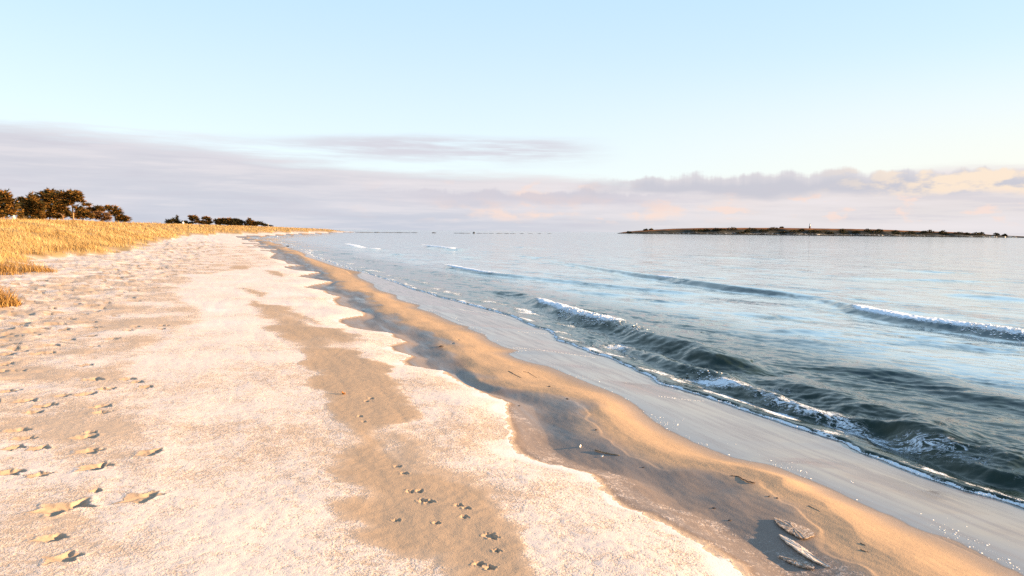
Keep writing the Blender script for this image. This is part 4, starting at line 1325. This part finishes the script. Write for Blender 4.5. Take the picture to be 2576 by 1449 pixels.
tree('juniper_bush', 'low sloping bush at the right end of the far row', YF, [(1002, 863, 10, 4), (1016, 868, 11, 4), (1028, 872, 9, 3), (1050, 875, 6, 1.8)], [(1014, 877), (1014, 870)], 30, M_NEEDLED, M_BARKD, cat='shrub', **kw)


# ------------------------------------------------------------------ stones
def stone(name, label, cat, c, size, seed, mat, group=None, sub=2, taper=0.0):
    bm = bmesh.new()
    bmesh.ops.create_icosphere(bm, subdivisions=sub, radius=1.0)
    r = np.random.default_rng(seed)
    k = r.normal(0, 1, (6, 3))
    for v in bm.verts:
        p = np.array(v.co)
        f_ = 1 + 0.16 * sum(math.sin(2.2 * float(np.dot(p, q)) + i) for i, q in enumerate(k)) / 2.2
        f_ += r.normal(0, 0.03)
        z = p[2]
        p = p * f_
        p[:2] *= 1 - taper * max(z, 0) * 0.75
        v.co = Vector((p[0] * size[0], p[1] * size[1], p[2] * size[2]))
    me = bpy.data.meshes.new(name)
    bm.to_mesh(me)
    bm.free()
    me.materials.append(mat)
    o = bpy.data.objects.new(name, me)
    COL.objects.link(o)
    o.location = c
    o.rotation_euler[2] = r.uniform(0, 6.28)
    return tag(o, label, cat, group)


M_PALE = simple('pale_stone', (0.72, 0.62, 0.50), 0.85, 0.2, 3.0)
M_ROCK = simple('dark_rock', (0.060, 0.058, 0.055), 0.8, 0.4, 0.8)
M_WHITE = simple('white_paint', (0.82, 0.80, 0.76), 0.6, 0.06, 3.0)
M_REDBR = simple('red_brown_paint', (0.13, 0.045, 0.035), 0.7, 0.15, 2.0)
M_DARK = simple('dark_metal', (0.035, 0.03, 0.03), 0.5, 0.2, 2.0)
M_GLASS = simple('lantern_glass', (0.25, 0.27, 0.28), 0.15, 0.1, 2.0, 0.6)

p = at_y(54, 842, 112)
stone('boulder', 'pale upright boulder in the grass below the leftmost pines', 'boulder', (p[0], p[1], surf(p[0], p[1]) + 0.25), (0.26, 0.26, 0.50), 61, M_PALE, taper=0.5)
p = at_y(1037, 872, 372)
stone('boulder', 'round white boulder at the right end of the far tree row', 'boulder', (p[0], p[1], p[2]), (0.72, 0.7, 0.72), 62, M_WHITE)
p = at_y(709, 866, 340)
zg = surf(p[0], p[1])
post = thing('marker_post', (p[0], p[1], zg), 'small white post standing on the dune left of the far pines', 'post')
hp = float(at_y(709, 859, 340)[2] - zg)
raw_mesh('shaft', *tube([(0, 0, -.2), (0, 0, hp * .55)], [.28, .28], 10), M_WHITE, post, True)
raw_mesh('cap', *tube([(0, 0, hp * .5), (0, 0, hp * .6), (0, 0, hp * .85), (0, 0, hp * .97), (0, 0, hp)], [.38, .46, .44, .28, .05], 10), M_WHITE, post, True)

REEF = 'low dark rocks of the reef'
p = at_z([(1836, 904.6)], SEA)[0]
bou = stone('boulder', 'dark pointed boulder standing up alone from the reef', 'boulder', (p[0], p[1], SEA + 0.35), (0.95, 0.8, 1.1), 70, M_ROCK, taper=0.75)
rr_ = random.Random(3)
ORD = ('first second third fourth fifth sixth seventh eighth ninth tenth eleventh twelfth thirteenth fourteenth fifteenth sixteenth seventeenth eighteenth nineteenth twentieth '
       'twenty-first twenty-second twenty-third twenty-fourth twenty-fifth twenty-sixth twenty-seventh twenty-eighth twenty-ninth thirtieth thirty-first thirty-second thirty-third thirty-fourth').split()
reefx = [(1352, 26), (1378, 22), (1402, 30), (1433, 26), (1462, 34), (1492, 20), (1520, 28), (1552, 18), (1578, 22), (1606, 14), (1682, 9), (1770, 12), (1792, 14), (1812, 16), (1858, 18), (1881, 14), (1905, 8), (1934, 14), (1962, 16), (1988, 10), (2022, 16), (2056, 12), (2090, 14), (2128, 10)]
for i, (sx, sw) in enumerate(reefx):
    sy = np.interp(sx, [1350, 1620, 1840, 2150, 2400], [900.6, 902.5, 904.6, 905.6, 905.0])
    if sx > 2200:
        q = at_y(sx, sy, 1180)
    else:
        q = at_z([(sx, sy)], SEA)[0]
    mp = q[1] / (FPX * 3.875)
    lab = 'low dark rock in the reef line left of the pointed boulder' if sx < 1830 else ('low dark rock in the reef line right of the pointed boulder' if sx < 2200 else 'low dark skerry off the left tip of the island')
    lab = lab.replace('low dark rock in', ORD[i if sx < 1682 else i - 1 if sx < 1830 else i - 14] + ' low dark rock from the left in')
    if sx == 1682:
        lab = 'small rounded rock alone between the two runs of reef'
    grp = REEF + (' left of the pointed boulder' if sx < 1830 else ' right of the pointed boulder' if sx < 2200 else ' off the island')
    stone('reef_rock', lab, 'rock', (q[0], q[1], SEA + 0.02), (sw * mp * 1.15, 2.2, (0.24 if sx < 1640 else 0.17) + 0.16 * rr_.random() + (0.25 if sx in (1682,) else 0)), 80 + i, M_ROCK, grp, 2)

# ------------------------------------------------------------------ the island
YI = 1200.0
TOPX = [2380, 2420, 2500, 2560, 2640, 2720, 2900, 3000, 3160, 3300, 3440, 3600, 3720, 3800, 3880, 3935]
TOPY = [903.0, 899.5, 893, 889.3, 885.3, 883.3, 882.4, 882.6, 884.4, 886.4, 889.6, 895.6, 900, 905, 911, 917]


def island_material():
    m, t, b = material('island_ground')
    pos = t.node('ShaderNodeNewGeometry').outputs['Position']
    sp = t.node('ShaderNodeSeparateXYZ')
    t.l.new(pos, sp.inputs[0])
    n = t.noise(pos, 0.10, 5, 0.65)
    n2_ = t.noise(pos, 0.35, 4, 0.7)
    rel = t.attr('rel')
    heath = t.mix(n2_, (0.12, 0.040, 0.014), (0.27, 0.11, 0.032))
    slope = t.mix(n2_, (0.010, 0.011, 0.008), (0.055, 0.045, 0.028))
    c = t.mix(t.smooth(t.math('ADD', rel, t.math('MULTIPLY', t.math('SUBTRACT', n, 0.5), 0.5)), 0.66, 0.86), slope, heath)
    snow = t.math('MULTIPLY', t.smooth(n2_, 0.55, 0.62), t.smooth(t.math('ADD', rel, t.math('MULTIPLY', n, 0.4)), 0.62, 0.32))
    c = t.mix(t.math('MULTIPLY', snow, 0.8), c, (0.62, 0.60, 0.58))
    c = t.mix(t.smooth(sp.outputs[2], 1.1, 0.5), c, (0.018, 0.017, 0.016))
    t.l.new(c, b.inputs['Base Color'])
    b.inputs['Roughness'].default_value = 0.95
    b.inputs['Specular IOR Level'].default_value = 0.1
    return m


def isl_top(sx):
    return float(at_y(sx, np.interp(sx, TOPX, TOPY), YI + 60)[2])


nx, ny = 260, 34
sxs = np.linspace(TOPX[0], TOPX[-1], nx)
V, rel = [], []
for i, sx in enumerate(sxs):
    e = min(1.0, (i / 12.0), ((nx - 1 - i) / 12.0))
    depth = 200 * max(e, 0.05) ** 0.5
    for j in range(ny):
        t = j / (ny - 1)
        yy = YI + t * depth + 8 * math.sin(sx * 0.02) + 4 * math.sin(sx * 0.07)
        xw = (sx / 3.875 - 512) / FPX * (YI + 60)
        pr = float(sst(np.array(t), -0.02, 0.40) * sst(np.array(t), 1.02, 0.6))
        V.append((xw, yy, t))
        rel.append(pr)
V = np.array(V)
rel = np.array(rel)
tops = np.repeat([isl_top(a) - SEA for a in sxs], ny)
nz = 0.9 * fbm(V[:, 0] / 14, V[:, 1] / 14, 401, 3) * np.clip(rel * 3, 0, 1) * np.clip(1.0 - rel, 0.06, 1) * 1.4
V[:, 2] = SEA - 0.6 + (np.maximum(tops, 0.3) + 0.6) * (0.10 * sst(rel, 0, .05) + 0.90 * rel) + nz
q = np.array([[i * ny + j, (i + 1) * ny + j, (i + 1) * ny + j + 1, i * ny + j + 1] for i in range(nx - 1) for j in range(ny - 1)])
isl = raw_mesh('island', V, q, island_material(), smooth=True, attrs=dict(rel=rel))
tag(isl, 'low dark island with rust-brown heath across the bay', 'island', kind='structure')


def isl_point(sx, t):
    """point on the island: photograph column and share of its depth"""
    i = int(np.clip(np.searchsorted(sxs, sx), 1, nx - 1))
    j = int(round(t * (ny - 1)))
    return V[i * ny + j]


def island_bush(sx, t, w_, h_, label, seed, group):
    c = isl_point(sx, t)
    r = np.random.default_rng(seed)
    root = thing('shrub', tuple(c), label, 'shrub', group)
    raw_mesh('stem', *tube([(0, 0, -.5), (0.1, 0, h_ * .5)], [.2, .1], 5), M_BARKD, root)
    n_ = 160
    v = r.normal(0, 1, (n_, 3))
    v /= np.linalg.norm(v, axis=1)[:, None]
    v[:, 2] = np.abs(v[:, 2])
    p = v * (r.random(n_) ** 0.4)[:, None] * [w_, w_ * .7, h_]
    T = []
    for k in range(2):
        d = v + r.normal(0, .5, (n_, 3))
        s1 = np.cross(d, r.normal(0, 1, (n_, 3)))
        T.append(np.stack([p - s1 * .35, p + s1 * .35, p + d * 0.9], 1))
    T = np.stack(T, 1).reshape(-1, 3)
    raw_mesh('crown', T, np.arange(len(T)).reshape(-1, 3), M_NEEDLED, root, attrs=dict(tone=np.repeat(r.random(n_ * 2), 3)))


rs = random.Random(11)
island_bush(2422, .22, 4.5, 2.4, 'dark shrub on the skyline at the left tip of the island', 500, 'shrubs on the island skyline')
island_bush(2497, .36, 3.6, 2.6, 'dark shrub on the skyline, second from the left tip of the island', 501, 'shrubs on the island skyline')
island_bush(2527, .38, 4.0, 2.0, 'dark shrub on the skyline, third from the left tip of the island', 502, 'shrubs on the island skyline')
island_bush(3030, .42, 3.2, 1.6, 'small dark shrub on the skyline left of the lighthouse', 503, 'shrubs on the island skyline')
island_bush(3780, .25, 6.5, 4.2, 'dark shrub near the right tip, third from the end', 504, 'shrubs on the island skyline')
island_bush(3832, .22, 5.5, 4.0, 'dark shrub near the right tip, second from the end', 505, 'shrubs on the island skyline')
island_bush(3868, .2, 4.6, 2.8, 'dark shrub at the very right tip of the island', 506, 'shrubs on the island skyline')
for i in range(34):
    sx = 2680 + i * 32 + rs.uniform(-14, 14)
    island_bush(sx, rs.uniform(.08, .24), rs.uniform(5, 12), rs.uniform(2.6, 5.2), 'dark shrub on the island slope facing the beach, ' + ORD[i] + ' from the left', 510 + i, 'shrubs on the island slope')
for i, sx in enumerate([2690, 2700, 2780, 2930, 3005, 3018, 3112, 3148, 3195, 3215, 3340, 3352, 3410, 3525, 3560, 3665, 3720, 3740, 3760, 3785, 3820, 3835, 3860]):
    c = isl_point(sx, 0.06)
    k = 1.7 if sx in (3112, 3352, 3760, 3820, 3835) else 1.0
    stone('shore_rock', 'pale rock on the waterline of the island, ' + ORD[i] + ' from the left', 'rock', (c[0], c[1] - 1.5, SEA + 0.5), (1.6 * k + rs.random() * 1.6, 1.3, 0.75 * k + .4 * rs.random()), 600 + i, M_PALE, 'pale rocks along the island shore')

c = isl_point(3158, .42)
lt = thing('lighthouse', tuple(c), 'small white lighthouse with dark base on the island ridge', 'lighthouse')
raw_mesh('base', *tube([(0, 0, -.6), (0, 0, 3.0)], [1.35, 1.2], 14), M_REDBR, lt, True)
raw_mesh('gallery', *tube([(0, 0, 2.95), (0, 0, 3.35)], [1.6, 1.6], 14), M_DARK, lt)
raw_mesh('tower', *tube([(0, 0, 3.3), (0, 0, 6.3)], [1.15, 1.05], 14), M_WHITE, lt, True)
raw_mesh('lantern', *tube([(0, 0, 6.2), (0, 0, 7.2)], [.7, .7], 10), M_GLASS, lt, True)
raw_mesh('roof', *tube([(0, 0, 7.1), (0, 0, 7.25), (0, 0, 7.9)], [1.1, 1.05, .1], 12), M_DARK, lt, True)

# ------------------------------------------------------------------ things lying on the sand
M_WOOD = simple('driftwood', (0.28, 0.19, 0.11), 0.8, 0.35, 60.0, 0.2, 0.4)
M_TWIG = simple('dark_twig', (0.085, 0.05, 0.03), 0.8, 0.35, 60.0)
M_STRAW = simple('pale_straw', (0.66, 0.52, 0.30), 0.7, 0.2, 40.0)
M_WEED = simple('seaweed', (0.045, 0.03, 0.022), 0.5, 0.4, 50.0, 0.4)
M_SHELL = simple('shell', (0.82, 0.76, 0.68), 0.35, 0.1, 90.0, 0.5)
M_LEAF = simple('dead_leaf', (0.36, 0.15, 0.035), 0.6, 0.35, 70.0)


def slab_material(name, lo, hi):
    m, t, b = material(name)
    pos = t.node('ShaderNodeNewGeometry').outputs['Position']
    g = t.noise(pos, 150.0, 3, 0.7)
    c = t.mix(t.smooth(t.noise(pos, 75.0, 3, 0.7), 0.46, 0.62), lo, hi)
    t.l.new(c, b.inputs['Base Color'])
    b.inputs['Roughness'].default_value = 0.9
    bn = t.node('ShaderNodeBump')
    bn.inputs['Strength'].default_value = 0.8
    bn.inputs['Distance'].default_value = 0.004
    t.l.new(g, bn.inputs['Height'])
    t.l.new(bn.outputs[0], b.inputs['Normal'])
    return m


def ground_path(pts, lift=0.0):
    q = []
    for a in pts:
        x, y = ground_hit(a[:2])
        q.append((x, y, surf(x, y) + lift))
    return np.array(q)


def stick(name, label, cat, pts, r0, r1, mat, lift=None, group=None, kink=0.002, seed=1):
    q = ground_path(pts, 0)
    n_ = max(7, 3 * len(q))
    tt = np.linspace(0, len(q) - 1, n_)
    q = np.stack([np.interp(tt, np.arange(len(q)), q[:, k]) for k in range(3)], 1)
    r = np.random.default_rng(seed)
    q[1:-1, :2] += r.normal(0, kink, (n_ - 2, 2))
    rad = 0.75 * np.linspace(r0, r1, n_) * (1 + 0.15 * r.standard_normal(n_).clip(-1, 1))
    zz = height(q[:, 0], q[:, 1])
    q[:, 2] = zz + rad * 0.75 + (np.linspace(*lift, n_) if lift else 0)
    c = q.mean(0)
    o = raw_mesh(name, *tube(q - c, rad, 6), mat, smooth=True)
    o.location = c
    return tag(o, label, cat, group)


cS = lambda p: cr(2220, 1680, 9.908, p)
stick('driftwood_stick', 'short split stick lying on the damp sand beside the rime', 'stick', cS([(840, 700), (1200, 785), (1500, 840), (1780, 872)]), .0075, .0045, M_WOOD, (0.004, 0.0), kink=.0008, seed=3)
TW = 'dark twigs on the sand'
stick('twig', 'thin curved twig on the bare sand band near the frost', 'twig', c7([(915, 650), (980, 655), (1050, 672)]), .0022, .0012, M_TWIG, group=TW, seed=4)
stick('twig', 'thin twig on the frost at the bottom edge', 'twig', c7([(1030, 1400), (1070, 1425), (1120, 1446)]), .0022, .0012, M_TWIG, group=TW, seed=5)
stick('twig', 'crooked dark twig in the hollow of the orange sand bank', 'twig', cr(2750, 1800, 9.66, [(780, 450), (1050, 480), (1250, 610), (1400, 690), (1700, 740)]), .003, .006, M_TWIG, (0, .004), group=TW, kink=.004, seed=6)
stick('twig', 'straight dark twig on the orange sand above the slabs', 'twig', cr(2900, 1950, 5.138, [(1200, 40), (1310, 100), (1430, 160)]), .0025, .0015, M_TWIG, group=TW, seed=7)
stick('twig', 'stubby dark twig on the orange sand right of the slabs', 'twig', cr(2900, 1950, 5.138, [(2240, 795), (2330, 845)]), .003, .002, M_TWIG, group=TW, seed=8)
stick('twig', 'bent dark twig on the orange sand, lowest on the right', 'twig', cr(2900, 1950, 5.138, [(2240, 920), (2320, 960), (2400, 975)]), .0032, .0015, M_TWIG, group=TW, seed=9)
cZ = lambda p: cr(1650, 1250, 3.623, p)
stick('twig', 'slender dark twig on the crest of the sand bank, midway along', 'twig', cZ([(1370, 695), (1440, 705), (1560, 770)]), .0045, .002, M_TWIG, group=TW, seed=10)
stick('twig', 'dark twig along the crack in the sand bank crest', 'twig', cZ([(1160, 690), (1250, 735), (1340, 775)]), .004, .003, M_TWIG, group=TW, seed=11)
stick('straw_stem', 'long pale straw lying across the footprints at left', 'straw', c5([(560, 790), (700, 808), (830, 820), (960, 828)]), .003, .002, M_STRAW, (0.01, .004), seed=12)
stick('straw_stem', 'short wavy brown straw on the sand band near the bottom', 'straw', c7([(1165, 1085), (1200, 1072), (1235, 1080), (1290, 1068)]), .0018, .001, M_STRAW, seed=13)

SW = 'dark scraps of seaweed'
for i, (pt, sz, lab) in enumerate([
    (cZ([(215, 345)])[0], .035, 'dark scrap of seaweed at the edge of the grey runnel'),
    (cZ([(1735, 903)])[0], .016, 'small dark scrap on the bright crest above the crust edge'),
    (cZ([(1985, 1072)])[0], .016, 'dark scrap caught on the pale lip of the crust'),
    (c8([(1130, 485)])[0], .008, 'tiny dark scrap on the brown slope below the stick'),
    (c8([(1755, 850)])[0], .010, 'dark scrap near the foot of the brown slope'),
    (c8([(1900, 962)])[0], .010, 'dark scrap at the edge of the gritty rime left of the slabs'),
    (c8([(710, 160)])[0], .014, 'dark scrap at the upper end of the crust crack'),
    (cZ([(1310, 1172)])[0], .012, 'dark speck of weed in the grey hollow'),
    (cr(2900, 1600, 2.293, [(185, 748)])[0], .010, 'dark scrap left of the bright mound on the sand bank'),
    (cr(2900, 1600, 2.293, [(255, 760)])[0], .011, 'dark scrap right of its twin by the bright mound'),
]):
    x, y = ground_hit(pt)
    stone('seaweed_scrap', lab, 'seaweed', (x, y, surf(x, y) + sz * .15), (sz * 1.3, sz * .7, sz * .4), 700 + i, M_WEED, SW, 2)


def shell(pt, size, tilt, yaw, label):
    x, y = ground_hit(pt)
    V, Fc = [], []
    nu, nv = 9, 6
    for i in range(nu):
        a = math.pi * (i / (nu - 1) - 0.5) * 0.9
        for j in range(nv):
            t = j / (nv - 1)
            rr2 = size * t * (0.8 + 0.2 * math.cos(a)) * (1 + 0.04 * math.cos(14 * a))
            V.append((rr2 * math.sin(a), 0.35 * size * math.sin(math.pi * t * .75), rr2 * math.cos(a)))
    for i in range(nu - 1):
        for j in range(nv - 1):
            Fc.append((i * nv + j, (i + 1) * nv + j, (i + 1) * nv + j + 1, i * nv + j + 1))
    o = raw_mesh('sea_shell', V, Fc, M_SHELL, smooth=True)
    md = o.modifiers.new('thickness', 'SOLIDIFY')
    md.thickness = size * 0.08
    o.location = (x, y, surf(x, y) - size * .12)
    o.rotation_euler = (tilt, 0, yaw)
    return tag(o, label, 'shell')


shell(cS([(310, 560)])[0], .021, 0.1, 1.1, 'small white shell standing on edge left of the stick')
shell(cS([(1090, 915)])[0], .018, 1.2, 1.9, 'tiny yellowish shell lying just below the stick')

# curled oak leaf
x, y = ground_hit((1328, 1532))
lf = thing('dead_leaf', (x, y, surf(x, y)), 'curled brown leaf on the edge of the frost', 'leaf')
V, Fc = [], []
for i in range(11):
    t = i / 10
    wd = 0.021 * math.sin(math.pi * min(1, t * 1.02)) ** 0.7 * (1 + 0.25 * math.cos(t * 19))
    z0 = 0.012 + 0.028 * (t - .5) ** 2 * 4 * .6
    for j in (-1, -.5, 0, .5, 1):
        V.append(((t - .5) * .062, j * wd, z0 + 0.018 * abs(j) ** 1.5))
for i in range(10):
    for j in range(4):
        Fc.append((i * 5 + j, (i + 1) * 5 + j, (i + 1) * 5 + j + 1, i * 5 + j + 1))
blade = raw_mesh('blade', V, Fc, M_LEAF, lf, True)
blade.modifiers.new('thickness', 'SOLIDIFY').thickness = 0.0012
raw_mesh('stalk', *tube([(.03, 0, .028), (.045, .004, .024), (.065, .012, .03)], [.0016, .0014, .001], 5), M_LEAF, lf, True)
lf.rotation_euler = (0.25, -0.2, 2.6)
lf.scale = (.75, .75, .75)

# plates of frozen sand
M_SLABA = slab_material('frozen_sand_crust', (0.28, 0.19, 0.13), (0.58, 0.47, 0.39))
M_SLABB = slab_material('frosted_crust', (0.62, 0.48, 0.37), (0.80, 0.68, 0.58))


def slab(pts, label, mat, raise_, thick, seed):
    q = ground_path(cr(2900, 1950, 5.138, pts))
    r = np.random.default_rng(seed)
    n0 = len(q)
    # finer outline with broken edges
    P2 = []
    for i in range(n0):
        a, b_ = q[i], q[(i + 1) % n0]
        for t in np.linspace(0, 1, 5)[:-1]:
            P2.append(a + (b_ - a) * t + np.r_[r.normal(0, .0022, 2), 0])
    P2 = np.array(P2)
    c = P2.mean(0)
    xy = P2[:, :2] - c[:2]
    ev, vec = np.linalg.eigh(xy.T @ xy)
    perp = vec[:, 0]
    if perp[0] > 0:
        perp = -perp
    w_ = xy @ perp
    w01 = (w_ - w_.min()) / (w_.max() - w_.min())
    top_ = np.c_[xy, height(P2[:, 0], P2[:, 1]) - c[2] + 0.001 + raise_ * w01 + thick * .4 + r.normal(0, .0008, len(P2))]
    bot_ = np.c_[xy * 0.97, top_[:, 2] - thick * (0.8 + 0.3 * r.random(len(P2)))]
    n_ = len(P2)
    cen_t, cen_b = np.r_[0, 0, top_[:, 2].mean() + .003], np.r_[0, 0, bot_[:, 2].mean()]
    inn = top_ * [0.55, 0.55, 0] + np.c_[np.zeros((n_, 2)), 0.55 * top_[:, 2] + 0.45 * cen_t[2] + r.normal(0, .0012, n_)]
    V = np.vstack([top_, inn, bot_, cen_t[None], cen_b[None]])
    Fc = []
    for i in range(n_):
        k = (i + 1) % n_
        Fc += [(i, k, n_ + k, n_ + i), (n_ + i, n_ + k, 3 * n_), (k, i, 2 * n_ + i, 2 * n_ + k), (2 * n_ + k, 2 * n_ + i, 3 * n_ + 1)]
    o = raw_mesh('frozen_sand_slab', V, Fc, mat)
    o.location = c
    bm = bmesh.new()
    bm.from_mesh(o.data)
    bmesh.ops.recalc_face_normals(bm, faces=bm.faces)
    bm.to_mesh(o.data)
    bm.free()
    return tag(o, label, 'slab', 'plates of frozen sand at the crust edge')


slab([(500, 340), (640, 345), (900, 420), (1200, 520), (1290, 600), (1330, 680), (1150, 760), (1050, 765), (900, 700), (740, 610), (600, 490), (530, 420)], 'broad speckled brown plate of frozen sand, uppermost of three', M_SLABA, .012, .008, 41)
slab([(600, 680), (680, 700), (860, 760), (1030, 880), (1200, 1000), (1400, 1180), (1560, 1280), (1640, 1340), (1500, 1310), (1300, 1230), (1100, 1110), (900, 960), (740, 830), (650, 740)], 'long pale blade-shaped plate of frozen sand, middle of three', M_SLABB, .017, .010, 42)
slab([(570, 1120), (700, 1110), (900, 1130), (1100, 1170), (1260, 1240), (1310, 1330), (1290, 1380), (1150, 1360), (950, 1300), (760, 1210), (680, 1150)], 'short blunt plate of frozen sand, lowest of three', M_SLABA, .010, .010, 43)
